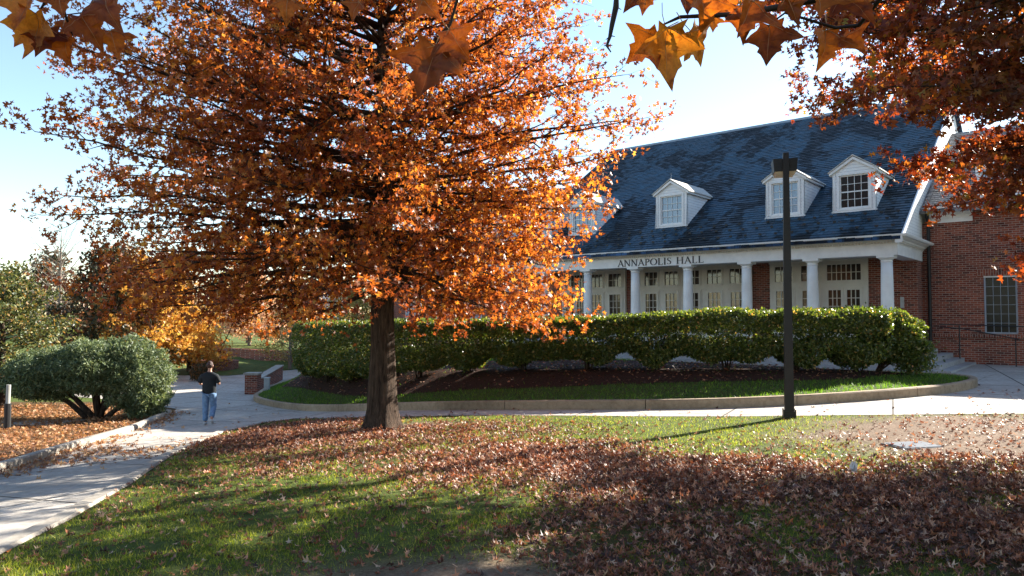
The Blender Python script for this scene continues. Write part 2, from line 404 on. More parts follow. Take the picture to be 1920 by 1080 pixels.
PAV=[(-3.2,2.0)]+LAWN[1:17]+[(14,12.4),(24,12),(30,18),(17.5,26.5),(3.5,39),(-8.5,47),(-10.3,41),(-12.5,41.2),(-13.6,40.6),(-15.3,38.6),(-18,38.8),(-26,42),(-26,33),(-15,27.5),(-11.6,24.8)]+LK[::-1]
pave=drape('pavement',PAV,.5,lambda X,Y:G(X,Y)+.008,PAVE); tag(pave,kind='structure')
fp=drape('footpath',[(-26,19.2),(-13.4,20.6),(-12.9,21.9),(-26,20.9)],.5,lambda X,Y:G(X,Y)+.012,PAVE); tag(fp,kind='structure')

def sweep_strip(name, line, w0, w1, h, mat, closed=False, zf=None, label=None, joints=0):
    """solid kerb: line offset w0..w1 to the left, height h above the ground"""
    line=list(line); P=[Vector(p) for p in line]; n=len(P); off=[]
    for i in range(n):
        a=P[(i-1)%n] if (closed or i>0) else P[i]; b=P[(i+1)%n] if (closed or i<n-1) else P[i]
        d=(b-a).normalized(); off.append(Vector((-d.y,d.x)))
    V=[];f=[]
    for i in range(n):
        p0=P[i]+off[i]*w0; p1=P[i]+off[i]*w1; hh=h if not callable(h) else h(P[i].x,P[i].y)
        g0=float(G(p0.x,p0.y)); g1=float(G(p1.x,p1.y))
        r=.025
        pm0=P[i]+off[i]*(w0+(r if w1>w0 else -r)); pm1=P[i]+off[i]*(w1-(r if w1>w0 else -r))
        V+= [(p0.x,p0.y,g0-.05),(p0.x,p0.y,g0+hh-r),(pm0.x,pm0.y,g0+hh),(pm1.x,pm1.y,g0+hh),(p1.x,p1.y,g0+hh-r),(p1.x,p1.y,min(g0,g1)-.05)]
    K=6
    for i in range(n if closed else n-1):
        j=(i+1)%n
        for k in range(K-1): f.append((i*K+k,j*K+k,j*K+k+1,i*K+k+1))
    if not closed: f.append(tuple(range(K))[::-1]); f.append(tuple((n-1)*K+k for k in range(K)))
    return mesh_np(name,np.array(V),[len(q) for q in f],[i for q in f for i in q],mat)
def densify(line,step,closed=False):
    q=[]; n=len(line)
    for i in range(n if closed else n-1):
        a=line[i]; b=line[(i+1)%n]; k=max(1,int(math.hypot(b[0]-a[0],b[1]-a[1])/step))
        q+=[(a[0]+(b[0]-a[0])*t/k,a[1]+(b[1]-a[1])*t/k) for t in range(k)]
    if not closed: q.append(line[-1])
    return q
# kerb round the planted island, in cast lengths with open joints
isd=densify(ISLs,.25,True)
kb=MB(); Lacc=0; cur=[isd[0]]; segs=[]
for a,b in zip(isd,isd[1:]+isd[:1]):
    d=math.hypot(b[0]-a[0],b[1]-a[1]); Lacc+=d; cur.append(b)
    if Lacc>3.0: segs.append(cur); cur=[b]; Lacc=0
if len(cur)>1: segs.append(cur)
VV=[];SZ=[];IX=[]
tmp=[]
for s in segs:
    s=list(s); a=Vector(s[0]); b=Vector(s[1]); s[0]=tuple(a+(b-a).normalized()*.008); a=Vector(s[-1]); b=Vector(s[-2]); s[-1]=tuple(a+(b-a).normalized()*.008)
    o=sweep_strip('k',s,0,.17,.21,KERB); me=o.data
    v=np.array([q.co[:] for q in me.vertices]); n0=sum(len(q) for q in VV); VV.append(v)
    for p in me.polygons: SZ.append(len(p.vertices)); IX+= [n0+i for i in p.vertices]
    bpy.data.objects.remove(o); bpy.data.meshes.remove(me)
kerb=mesh_np('island_kerb',np.vstack(VV),SZ,IX,KERB); tag(kerb,kind='structure')
lk=sweep_strip('path_kerb',densify(smooth_poly(LK,False,2),.4),0,.17,.15,KERBL); tag(lk,kind='structure')
ed=sweep_strip('path_edging',densify(LAWN[1:8],.3),.0,.2,.03,KERBL); tag(ed,kind='structure')

# planted island: turf with a mulch bed
def plateau(X): return np.interp(X,[-10,-8,-2,2,6,12],[-.75,-.45,0,.2,.22,.1])
def islZ(X,Y):
    X=np.asarray(X,float);Y=np.asarray(Y,float)
    d=dist_poly(X,Y,ISLs); t=sstep((d-.1)/2.6)
    return (G(X,Y)+.17)*(1-t)+np.maximum(plateau(X),G(X,Y)+.17)*t
def inset(poly,dd):
    n=len(poly); P=[Vector(p) for p in poly]; q=[]
    for i in range(n):
        d=(P[(i+1)%n]-P[i-1]).normalized(); q.append(tuple(P[i]+Vector((-d.y,d.x))*dd))
    return q
TURF=simple('turf_soil',(.06,.075,.02),.95,.1,0,.4,20,.5)
MULCH=simple('bark_mulch',(.045,.022,.015),.95,.1,0,.55,26,.9)
isl=drape('island_turf',inset(ISLs,.15),.35,islZ,TURF); tag(isl,kind='structure')
HC=[(-7.6,27.0),(-6.8,25.3),(-5.0,22.9),(-2.1,20.3),(1.1,18.9),(4.3,18.2),(7.1,18.1),(8.6,18.3),(9.5,18.6)]
HCs=smooth_poly(HC,False,2)
bed=smooth_poly([(-8.9,29.6),(-9.2,28.0),(-8.0,26.3),(-6.6,24.2),(-4.1,20.6),(-1,18.2),(2,17.0),(5,16.6),(8,16.9),(9.6,18.2),(10.9,18.6),(10.9,19.3),(9.3,20.5),(6,21.2),(2,22.4),(-1.5,24.2),(-4.5,26.5),(-7,29)],True,2)
mb=drape('mulch_bed',bed,.35,lambda X,Y:islZ(X,Y)+.012,MULCH); tag(mb,kind='structure')

# ------------------------------------------------------------------ the hall
BA=math.atan2(-.644,.765)
hall=empty('brick_building',(12.54,23.8,0),BA)
tag(hall,'long red brick hall with blue slate roof, white dormers and a white columned porch','building')
AL,AR=-16.8,0.0; BX=lambda a:-16.8-a           # mirror about the centre line
RZ=lambda b:4.25+.65*(b+.5)                    # main roof surface
ridge_b=10.8
# brick walls
m=MB()
m.panel(-17.14,.34,-2.2,3.9,3.0,3.3,[])                                # wall behind the porch
m.box(.04,.34,3.302,4.6,-2.2,5.2); m.box(-17.14,-16.84,3.302,4.6,-2.2,5.2)
winR=[(2.26,3.24,.94,2.98)]
m.panel(.342,12,-2.2,5.0,3.85,4.15,winR+[(5.3,6.28,.94,2.98),(8.3,9.28,.94,2.98)])
m.box(11.7,12,4.152,17.8,-2.2,5.0)
lw=[(BX(3.24),BX(2.26),.94,2.98),(-22.9,-21.9,.94,2.98),(-25.7,-24.7,.94,2.98),(-28.5,-27.5,.94,2.98)]
m.panel(-30,-17.142,-2.2,5.0,3.85,4.15,lw); m.box(-30,-29.7,4.152,17.8,-2.2,5.0)
m.box(-29.69,11.69,17.5,17.8,-2.2,5.0)
m.box(2.0,3.5,3.835,3.85,5.0,5.40); m.box(2.1,3.4,3.96,4.1,5.0,7.2)   # wall dormer breast
for x0 in (BX(3.5),-23.15,-25.95,-28.75):
    m.box(x0,x0+1.5,3.835,3.85,5.0,5.40)
wall=m.build('wall',BRICK,hall)
# soldier courses and water table
for x0 in (2.05,BX(3.45),-23.1,-25.9,-28.7,5.1,8.1): m=MB(); m.box(x0,x0+1.4,3.83,3.85,2.99,3.22); m.build('brick_lintel',SOLDIER,hall)
m=MB(); m.box(.36,12.02,3.79,3.85,.80,.92); m.build('brick_course',SOLDIER,hall)
m=MB(); m.box(-30.02,-17.16,3.79,3.85,.80,.92); m.build('brick_course',SOLDIER,hall)
m=MB(); m.box(-29.7,11.7,4.3,17.4,2.0,2.2)
m.build('floor_slab',STEP,hall)

# roofs
def roof_slab(mb,a0,a1,b0,z0,b1,z1,b2,z2,t=.10):
    mb.hexa([(a0,b0,z0-t),(a1,b0,z0-t),(a1,b1,z1-t),(a0,b1,z1-t),(a0,b0,z0),(a1,b0,z0),(a1,b1,z1),(a0,b1,z1)])
    mb.hexa([(a0,b1,z1-t),(a1,b1,z1-t),(a1,b2,z2-t),(a0,b2,z2-t),(a0,b1,z1),(a1,b1,z1),(a1,b2,z2),(a0,b2,z2)])
m=MB(); roof_slab(m,-17.35,.55,-.62,RZ(-.62),ridge_b,RZ(ridge_b),22.2,RZ(-.62))
roof=m.build('main_roof',SLATE,hall)
m=MB(); m.hexa([(-17.35,ridge_b-.16,RZ(ridge_b)-.10),(.55,ridge_b-.16,RZ(ridge_b)-.10),(.55,ridge_b+.16,RZ(ridge_b)-.10),(-17.35,ridge_b+.16,RZ(ridge_b)-.10),(-17.35,ridge_b-.03,RZ(ridge_b)+.05),(.55,ridge_b-.03,RZ(ridge_b)+.05),(.55,ridge_b+.03,RZ(ridge_b)+.05),(-17.35,ridge_b+.03,RZ(ridge_b)+.05)])
m.build('ridge_cap',simple('lead_ridge',(.25,.28,.3),.5,.5),roof)
WZ=lambda b:5.48+.58*(b-3.45)
for (a0,a1) in ((.40,12.3),(-30.3,-17.2)):
    m=MB(); roof_slab(m,a0,a1,3.30,WZ(3.3),ridge_b,WZ(ridge_b),18.2,WZ(3.3)); m.build('wing_roof',SLATE_G,hall)
def slates(name,a0,a1,b0,zf,k,b1,mat,parent,seed,expo=.20,wd=.28):
    rs=np.random.RandomState(seed); ds=math.hypot(1,k); db=expo/ds; nrm=np.array([0,-k/ds,1/ds]); V=[];Fq=[]
    rows=int((b1-b0)/db)
    for r in range(rows):
        n=int((a1-a0)/wd)+2; e=a0-wd*(r%2)*.5+np.arange(n+1)*wd+np.concatenate([[0],rs.uniform(-.02,.02,n-1),[0]]) 
        L0=np.clip(e[:-1]+.004,a0,a1); R0=np.clip(e[1:]-.004,a0,a1); ok=(R0-L0)>.03; L0=L0[ok];R0=R0[ok]; m_=len(L0)
        bb=b0+r*db-rs.uniform(0,.012,m_); bt=b0+(r+1)*db+.02; li=.020+rs.uniform(0,.010,m_); li2=li+rs.uniform(-.006,.006,m_); ti=.003+rs.uniform(0,.004,m_)
        def P(a,b,l): 
            b=b*np.ones(m_); z=zf(b); return np.column_stack([a,b+nrm[1]*l,z+nrm[2]*l])
        q=np.stack([P(L0,bb,li),P(R0,bb,li2),P(R0,bt,ti),P(L0,bt,ti),P(L0,bb,li*0),P(R0,bb,li*0)],1)
        st=sum(len(v) for v in V)*1; V.append(q.reshape(-1,3)); o6=st+np.arange(m_)[:,None]*6
        Fq.append(np.concatenate([o6+np.array([[0,1,2,3]]),o6+np.array([[4,5,1,0]])]))
    V=np.vstack(V); Fq=np.vstack(Fq); return mesh_np(name,V,np.full(len(Fq),4),Fq.ravel(),mat,parent)
def slate_tile_mat(name,base,stains,seed=0):
    m,nt,o=M(name); g=N(nt,'ShaderNodeNewGeometry').outputs['Random Per Island']; v=objco(nt)
    r=ramp(nt,g,[(0,tuple(x*.45 for x in base)),(.5,base),(.92,tuple(x*1.35 for x in base)),(1,tuple(x*1.8 for x in base))])
    n1=noise(nt,.55,5,.6,mapping(nt,v,(1.05,.20,1),(0,0,R(-12)),(seed,0,0)),.3)
    n2=noise(nt,3,4,.6,v)
    k=math_(nt,'ADD',n1.outputs[0],math_(nt,'MULTIPLY',math_(nt,'SUBTRACT',n2.outputs[0],.5),.2)); k=math_(nt,'ADD',k,math_(nt,'MULTIPLY',math_(nt,'SUBTRACT',g,.5),.12))
    st=ramp(nt,k,[(.475,(1,1,1)),(.535,(.16,.135,.12))] if stains else [(.4,(1.05,1.05,1.05)),(.7,(.75,.75,.75))])
    rg=math_(nt,'ADD',math_(nt,'MULTIPLY',g,.25),.42)
    bsdf(nt,o,mixc(nt,1,r.outputs[0],st.outputs[0],'MULTIPLY'),rg,.25,0,noise(nt,30,3,.6,v).outputs[0],.2,.01); return m
STILE=slate_tile_mat('blue_slate_tiles',(.031,.066,.100),True); GTILE=slate_tile_mat('grey_slate_tiles',(.17,.17,.175),False,5)
slates('slate_courses',-17.34,.54,-.60,RZ,.65,ridge_b-.05,STILE,roof,3)
slates('wing_slates',.62,12.28,3.32,WZ,.58,ridge_b-.05,GTILE,hall,4); slates('wing_slates',-30.28,-17.42,3.32,WZ,.58,ridge_b-.05,GTILE,hall,5)
# wing gable ends
for a in (12.0,-30.0):
    m=MB(); s=-.01 if a>0 else .01
    m.face([(a+s,3.9,5.0),(a+s,17.7,5.0),(a+s,ridge_b,WZ(ridge_b)-.1)]); m.build('wing_gable',CLAP,hall)
# main gable clapboard with rake boards
m=MB()
for a,sg in ((.38,1),(-17.18,-1)):
    m.hexa([(a-.1,-.25,4.2),(a,-.25,4.2),(a,21.8,4.2),(a-.1,21.8,4.2),(a-.1,ridge_b-.05,RZ(ridge_b)-.2),(a,ridge_b-.05,RZ(ridge_b)-.2),(a,ridge_b+.05,RZ(ridge_b)-.2),(a-.1,ridge_b+.05,RZ(ridge_b)-.2)])
m.build('gable_siding',CLAP,hall)
for a0,a1 in ((.385,.58),(-17.38,-17.185)):
    m=MB(); t=.24
    m.hexa([(a0,-.6,RZ(-.6)-.11-t*.5),(a1,-.6,RZ(-.6)-.11-t*.5),(a1,ridge_b,RZ(ridge_b)-.11-t),(a0,ridge_b,RZ(ridge_b)-.11-t),(a0,-.6,RZ(-.6)-.105),(a1,-.6,RZ(-.6)-.105),(a1,ridge_b,RZ(ridge_b)-.105),(a0,ridge_b,RZ(ridge_b)-.105)])
    x0,x1=(.552,.60) if a0>0 else (-17.40,-17.352)
    m.hexa([(x0,-.62,RZ(-.62)-.2),(x1,-.62,RZ(-.62)-.2),(x1,ridge_b,RZ(ridge_b)-.2),(x0,ridge_b,RZ(ridge_b)-.2),(x0,-.62,RZ(-.62)+.015),(x1,-.62,RZ(-.62)+.015),(x1,ridge_b,RZ(ridge_b)+.015),(x0,ridge_b,RZ(ridge_b)+.015)])
    m.build('rake_board',WHITE,hall)

# entablature ring swept round three sides of the porch
def ring(mb,prof,a0=AL-.38,a1=AR+.38,f=-.25,be=3.84,m=0):
    for (o0,z0),(o1,z1) in zip(prof[:-1],prof[1:]):
        p=[[(a0-o,be,z),(a0-o,f-o,z),(a1+o,f-o,z),(a1+o,be,z)] for o,z in ((o0,z0),(o1,z1))]
        for k in range(3): mb.face([p[0][k],p[0][k+1],p[1][k+1],p[1][k]],m)
m=MB()
ring(m,[(-.5,3.59),(0,3.59),(0,3.95),(.02,3.95),(.02,3.975),(.04,3.975),(.04,4.03)])
ring(m,[(.04,4.03),(.075,4.03),(.11,4.045),(.115,4.085),(.16,4.10),(.22,4.12),(.26,4.15),(.30,4.16),(.30,4.175)])
m.box(AL-.36,AR+.36,.25,.27,3.59,3.9)
ent=m.build('entablature',WHITE,hall)
m=MB(); 
for i in range(176):
    a=AL-.40+i*.1
    m.box(a,a+.055,-.34,-.292,3.978,4.03)
m.build('dentil_band',CREAM,ent); m=MB()
for i in range(38):
    b=-.2+i*.1
    m.box(AR+.422,AR+.47,b,b+.055,3.978,4.03)
m.build('dentil_band',CREAM,ent)
m=MB(); ring(m,[(.26,4.155),(.34,4.155),(.37,4.20),(.38,4.245),(.36,4.245),(.34,4.20),(.30,4.19),(.28,4.24),(-.3,4.26)])
m.build('gutter',WHITE,ent)
m=MB(); m.box(AL-.3,AR+.3,.275,2.99,3.74,3.78); m.build('porch_ceiling',CREAM,hall)

# lettering, drawn as cut serif capitals
def letters(text,h,x0,zb,y):
    mb=MB(); k=[0]
    T,t,S=.125,.055,.028
    def st(pts,w):
        pts=[Vector(p) for p in pts]; n=len(pts)
        if not hasattr(w,'__len__'): w=[w]*n
        Lp=[];Rp=[]
        for i,p in enumerate(pts):
            d=(pts[min(i+1,n-1)]-pts[max(i-1,0)]).normalized(); q=Vector((-d.y,d.x))*w[i]/2
            Lp.append(p+q); Rp.append(p-q)
        y1=y-.018-.0015*(k[0]%4); k[0]+=1
        for i in range(n-1):
            mb.prism([(X+c.x*h,zb+c.y*h) for c in (Lp[i],Rp[i],Rp[i+1],Lp[i+1])],y1,y)
    def serif(cx,cy,wd=.26,up=True):
        s=1 if up else -1
        st([(cx-wd/2,cy+s*S/2),(cx+wd/2,cy+s*S/2)],S); st([(cx,cy),(cx,cy+s*.07)],[wd*.62,T*.9])
    X=x0
    for ch in text:
        if ch==' ': X+=.55*h; continue
        if ch=='A':
            st([(.08,0),(.42,1)],t); st([(.36,1.0),(.74,0)],T); st([(.2,.36),(.6,.36)],t*.9); serif(.08,0,.22); serif(.76,0,.26); wd=.80
        elif ch=='N':
            st([(.13,0),(.13,1)],t); st([(.12,.98),(.72,.02)],T); st([(.73,0),(.73,1)],t); serif(.13,0,.22); serif(.10,1,.22,False); serif(.73,1,.22,False); wd=.86
        elif ch=='P':
            st([(.16,0),(.16,1)],T); serif(.16,0,.28); serif(.13,1,.22,False)
            pts=[(.2+.36*math.sin(u),.73+.245*math.cos(u)) for u in np.linspace(0,math.pi,11)]; st(pts,[t+(T-t)*math.sin(u) for u in np.linspace(0,math.pi,11)]); wd=.62
        elif ch=='O':
            us=np.linspace(0,2*math.pi,25); st([(.45+.38*math.sin(u),.5+.475*math.cos(u)) for u in us],[t+(T-t)*abs(math.sin(u)) for u in us]); wd=.9
        elif ch=='L':
            st([(.16,0),(.16,1)],T); serif(.16,1,.28,False); st([(.05,.02),(.58,.02)],t); st([(.58,0),(.62,.2)],[.07,.03]); wd=.66
        elif ch=='I':
            st([(.16,0),(.16,1)],T); serif(.16,0,.28); serif(.16,1,.28,False); wd=.34
        elif ch=='S':
            pts=[(.46,.80),(.42,.92),(.28,.975),(.14,.92),(.09,.79),(.14,.66),(.28,.55),(.42,.44),(.48,.29),(.43,.12),(.28,.03),(.12,.08),(.06,.22)]
            st(pts,[.05,.05,.055,.07,.09,.11,.125,.12,.10,.07,.055,.05,.05]); wd=.54
        elif ch=='H':
            st([(.16,0),(.16,1)],T); st([(.74,0),(.74,1)],T); st([(.16,.52),(.74,.52)],t*.9)
            for x in (.16,.74): serif(x,0,.28); serif(x,1,.28,False)
            wd=.92
        X+=(wd+.075)*h
    return mb,X
HH=.275
tmpb,xe=letters('ANNAPOLIS HALL',HH,0,0,0); Lw=xe
sc_=3.92/Lw
mb,xe=letters('ANNAPOLIS HALL',HH,-10.30,3.635,-.2515)
mb.v=[(-10.30+(x+10.30)*sc_,y,z) for x,y,z in mb.v]
g=MB(); g2=MB()
xs_=np.array([v[0] for v in mb.v]); split=-7.72
for f in mb.f:
    tgt=g if mb.v[f[0]][0]<split else g2
    tgt.face([mb.v[i] for i in f])
g.build('sign_lettering',LETTER,hall)['label']='black serif capitals reading ANNAPOLIS'; g2.build('sign_lettering',LETTER,hall)['label']='black serif capitals reading HALL'

# porch floor and steps
m=MB(); m.box(-17.75,.95,-.35,2.995,-2.0,.40); m.build('porch_floor',STEP,hall)
for k,(d,z) in enumerate(((.35,.235),(.70,.07),(1.05,-.085))):
    m=MB(); m.box(-17.7,.95+d,-.35-d,-.352-d+.352,-2.0,z); m.box(.952+d-.35,.95+d,-.35-d+.353,3.78,-2.0,z)
    m.build('step',STEP,hall)
# columns
for i in range(8):
    a=-2.4*i
    m=MB(); m.lathe([(.200,.50),(.202,1.2),(.198,2.0),(.188,2.8),(.175,3.36)],(a,0),28); c=m.build('column',WHITE,hall,smooth=True)
    m=MB(); m.lathe([(.176,3.362),(.19,3.375),(.19,3.39),(.178,3.40),(.178,3.44),(.20,3.455),(.25,3.50),(.255,3.508)],(a,0),28); m.box(a-.265,a+.265,-.252,.252,3.51,3.588); m.build('capital',WHITE,c)
    m=MB(); m.box(a-.27,a+.27,-.27,.27,.402,.44); m.lathe([(.26,.442),(.275,.46),(.26,.485),(.22,.495),(.21,.50)],(a,0),28); m.build('base',WHITE,c)

# windows
def window(name,parent,a0,a1,b,z0,z1,nc,nr,fw,glass,mat=WHITE,mun=.022,depth=.07,rail=False,gname='pane'):
    m=MB(); f0,f1=b,b+depth
    m.box(a0,a0+fw,f0,f1,z0,z1); m.box(a1-fw,a1,f0,f1,z0,z1); m.box(a0+fw,a1-fw,f0,f1,z1-fw,z1); m.box(a0+fw,a1-fw,f0,f1,z0,z0+fw)
    A0,A1,Z0,Z1=a0+fw,a1-fw,z0+fw,z1-fw
    for i in range(1,nc):
        x=A0+(A1-A0)*i/nc; m.box(x-mun/2,x+mun/2,f0+.02,f1-.012,Z0,Z1)
    for j in range(1,nr):
        z=Z0+(Z1-Z0)*j/nr; wd=.05 if (rail and j*2==nr) else mun; m.box(A0,A1,f0+.018,f1-.014,z-wd/2,z+wd/2)
    o=m.build(name,mat,parent)
    g=MB(); g.box(A0-.01,A1+.01,f1-.01,f1+.004,Z0-.01,Z1+.01); g.build(gname,glass,o); return o
DULL=simple('dull_blue_frame',(.30,.33,.38),.5)
window('window',hall,2.265,3.235,3.90,.945,2.975,4,6,.05,GLASS_DARK,DULL,.012)
m=MB(); m.box(2.262,3.238,3.87,3.899,2.93,2.978); m.build('blind_box',WHITE,hall)
for x in (5.305,8.305,-22.895,-25.695,-28.495): window('window',hall,x,x+.97,3.90,.945,2.975,4,6,.05,GLASS_SKY if x<0 else GLASS_DARK)
window('window',hall,BX(3.235),BX(2.265),3.90,.945,2.975,4,6,.05,GLASS_SKY)
# entrance joinery behind the porch
def bay(a0,a1,ncol,surround_holes,kind='door',tcol=None):
    surround_holes.append((a0,a1,.40,2.66)); surround_holes.append((a0,a1,2.88,3.60))
    window('transom_window',hall,a0+.001,a1-.001,2.83,2.881,3.599,tcol or ncol,2,.055,GLASS_DOOR,CREAM)
def doorleaf(a0,a1,nc):
    m=MB(); zb,zt=.402,2.658; sw=.10; P0=1.0
    m.box(a0,a0+sw,2.83,2.89,zb,zt); m.box(a1-sw,a1,2.83,2.89,zb,zt); m.box(a0+sw,a1-sw,2.83,2.89,zt-.10,zt); m.box(a0+sw,a1-sw,2.83,2.89,zb,P0)
    m.box(a0+sw+.06,a1-sw-.06,2.82,2.832,zb+.12,P0-.1)
    A0,A1,Z0,Z1=a0+sw,a1-sw,P0,zt-.10
    for i in range(1,nc): x=A0+(A1-A0)*i/nc; m.box(x-.013,x+.013,2.845,2.88,Z0,Z1)
    for j in range(1,5): z=Z0+(Z1-Z0)*j/5; m.box(A0,A1,2.847,2.878,z-.013,z+.013)
    o=m.build('glazed_door',CREAM,hall)
    g=MB(); g.box(A0-.005,A1+.005,2.882,2.893,Z0-.005,Z1+.005); g.build('pane',GLASS_DOOR,o)
    h=MB(); h.box(a1-.08,a1-.05,2.80,2.829,1.35,1.55); h.build('handle',BLACK,o)
groups=[]
# centre group
H=[]; 
for k in range(5):
    c=-8.4+(k-2)*1.02; bay(c-.38,c+.38,3,H); doorleaf(c-.378,c+.378,3)
groups.append((-11.04,-5.76,H))
for mir in (0,1):
    H=[]
    def mm(a,b): return (a,b) if not mir else (BX(b),BX(a))
    for x0,x1 in ((-4.82,-4.02),(-3.78,-3.00)):
        x0,x1=mm(x0,x1); bay(x0,x1,3,H); doorleaf(x0+.002,x1-.002,3)
    x0,x1=mm(-2.80,-1.46); bay(x0,x1,6,H,tcol=7); xm=(x0+x1)/2; doorleaf(x0+.002,xm-.005,3); doorleaf(xm+.005,x1-.002,3)
    x0,x1=mm(-4.98,-1.29); groups.append((x0,x1,H))
for x0,x1,H in groups:
    m=MB(); m.panel(x0,x1,.40,3.735,2.87,2.999,H); 
    for h in H: 
        m.box(h[0]-.05,h[0]-.002,2.85,2.869,h[2],h[3]+.05); m.box(h[1]+.002,h[1]+.05,2.85,2.869,h[2],h[3]+.05)
    m.box(x0-.03,x1+.03,2.84,2.869,3.66,3.736); m.box(x0,x1,2.845,2.868,2.72,2.78)
    m.build('door_surround',CREAM,hall)
m=MB(); m.box(-.22,-.10,2.95,2.998,1.86,2.26); m.build('wall_box',simple('grey_box',(.45,.44,.42)),hall)
m=MB(); m.box(-.22,-.12,2.96,2.998,1.62,1.78); m.build('wall_box',simple('dark_grey_box',(.18,.18,.18)),hall)

# dormers
def dormer(ac,glass,finial=False):
    w2=.72; b0=1.15; zb=5.27; ze=6.80; zp=7.30
    rb=lambda z:(z-4.25)/.65-.5
    m=MB(); hole=(ac-.50,ac+.50,5.45,6.66)
    m.panel(ac-w2,ac+w2,zb,ze,b0,b0+.12,[hole])
    m.prism([(ac-w2,ze),(ac+w2,ze),(ac,zp-.02)],b0,b0+.12)
    for s in (-1,1):
        x=ac+s*w2
        m.face([(x,b0,zb-.05),(x,b0,ze),(x,rb(ze)+.1,ze),(x,rb(zb)-.05,zb-.05)])
    d=m.build('dormer',CLAP,hall)
    m=MB()   # corner boards, sill, rake boards
    for s in (-1,1):
        x=ac+s*w2; m.box(min(x-s*.0,x-s*.09),max(x-s*.0,x-s*.09),b0-.022,b0-.002,zb,ze-.03)
        xo=ac+s*(w2+.10)
        m.hexa([(ac,b0-.10,zp-.10),(xo,b0-.10,ze-.12),(xo,b0-.003,ze-.12),(ac,b0-.003,zp-.10),(ac,b0-.10,zp+.0),(xo,b0-.10,ze-.02),(xo,b0-.003,ze-.02),(ac,b0-.003,zp+.0)] if s>0 else
               [(xo,b0-.10,ze-.12),(ac,b0-.10,zp-.10),(ac,b0-.003,zp-.10),(xo,b0-.003,ze-.12),(xo,b0-.10,ze-.02),(ac,b0-.10,zp+.0),(ac,b0-.003,zp+.0),(xo,b0-.003,ze-.02)])
        m.box(min(x+s*.002,x+s*.10),max(x+s*.002,x+s*.10),b0-.003,rb(ze)+.05,ze-.12,ze-.035)
    m.box(ac-w2-.04,ac+w2+.04,b0-.06,b0-.003,zb-.03,zb+.09)
    for (x0,x1,z0,z1) in ((ac-.58,ac-.502,5.38,6.74),(ac+.502,ac+.58,5.38,6.74),(ac-.50,ac+.50,6.66,6.74),(ac-.50,ac+.50,5.38,5.45)): m.box(x0,x1,b0-.03,b0-.003,z0,z1)
    m.build('dormer_trim',WHITE,d)
    m=MB()
    for s in (-1,1):
        xo=ac+s*(w2+.14); ye=rb(ze-.05)+.1; yp=rb(zp)+.12; q=[(xo,b0-.13,ze-.045),(xo,ye,ze-.045),(ac,yp,zp+.03),(ac,b0-.13,zp+.03)]
        if s<0: q=q[::-1]
        m.hexa([(x,y,z) for x,y,z in q]+[(x,y,z+.045) for x,y,z in q])
    m.build('dormer_roof',simple('pale_shingle',(.50,.47,.42),.75,.3,0,.25,14,.4),d)
    mw=MB(); a0,a1,z0,z1=ac-.498,ac+.498,5.452,6.658; fw=.045; f0=b0+.03; f1=b0+.09
    mw.box(a0,a0+fw,f0,f1,z0,z1); mw.box(a1-fw,a1,f0,f1,z0,z1); mw.box(a0+fw,a1-fw,f0,f1,z1-fw,z1); mw.box(a0+fw,a1-fw,f0,f1,z0,z0+fw)
    for i in range(1,4): x=a0+fw+(a1-a0-2*fw)*i/4; mw.box(x-.008,x+.008,f0+.02,f1-.012,z0+fw,z1-fw)
    for j in range(1,4): z=z0+fw+(z1-z0-2*fw)*j/4; h=.022 if j==2 else .008; mw.box(a0+fw,a1-fw,f0+.018,f1-.014,z-h,z+h)
    mw.box(a0+.01,a1-.01,f1-.01,f1+.002,z0+.01,z1-.01,1)
    mw.build('dormer_window',[WHITE,glass],d)
    if finial:
        m=MB(); m.tube([(ac,b0+.0,zp+.05),(ac,b0+.0,zp+.32)],[.012,.004],5); m.build('lightning_rod',simple('pale_metal',(.5,.5,.5)),d)
    return d
for ac,g,f in ((-15.53,GLASS_SKY,0),(-13.07,GLASS_SKY,0),(-8.5,GLASS_SKY,1),(-3.73,GLASS_SKY,0),(-1.27,GLASS_DARK,0)): dormer(ac,g,f)
# wall dormers on the wings
for a0 in (2.1,BX(3.4),-23.1,-28.7):
    a1=a0+1.3; m=MB(); m.panel(a0,a1,5.42,7.0,3.80,3.99,[(a0+.16,a1-.16,5.5,6.85)])
    m.prism([(a0,7.0),(a1,7.0),((a0+a1)/2,7.45)],3.80,3.99)
    for x in (a0,a1): m.face([(x,3.80,5.42),(x,3.80,7.0),(x,6.2,7.0),(x,4.2,5.42)])
    d=m.build('dormer',CLAP,hall)
    m=MB(); xc=(a0+a1)/2
    for s in (-1,1):
        xo=xc+s*.8; q=[(xo,3.65,6.93),(xo,6.2,6.93),(xc,6.95,7.48),(xc,3.65,7.48)]; q=q if s>0 else q[::-1]
        m.hexa(q+[(x,y,z+.05) for x,y,z in q])
    m.build('dormer_roof',SLATE_G,d); 
    mw=MB(); x0,x1,z0,z1=a0+.162,a1-.162,5.502,6.848
    for bx in ((x0,x0+.05,z0,z1),(x1-.05,x1,z0,z1),(x0+.05,x1-.05,z1-.05,z1),(x0+.05,x1-.05,z0,z0+.05)): mw.box(bx[0],bx[1],3.84,3.9,bx[2],bx[3])
    for i in range(1,4): x=x0+.05+(x1-x0-.1)*i/4; mw.box(x-.011,x+.011,3.86,3.89,z0+.05,z1-.05)
    for j in range(1,4): z=z0+.05+(z1-z0-.1)*j/4; mw.box(x0+.05,x1-.05,3.858,3.892,z-.011,z+.011)
    mw.box(x0+.01,x1-.01,3.893,3.905,z0+.01,z1-.01,1); mw.build('dormer_window',[WHITE,GLASS_SKY],d)
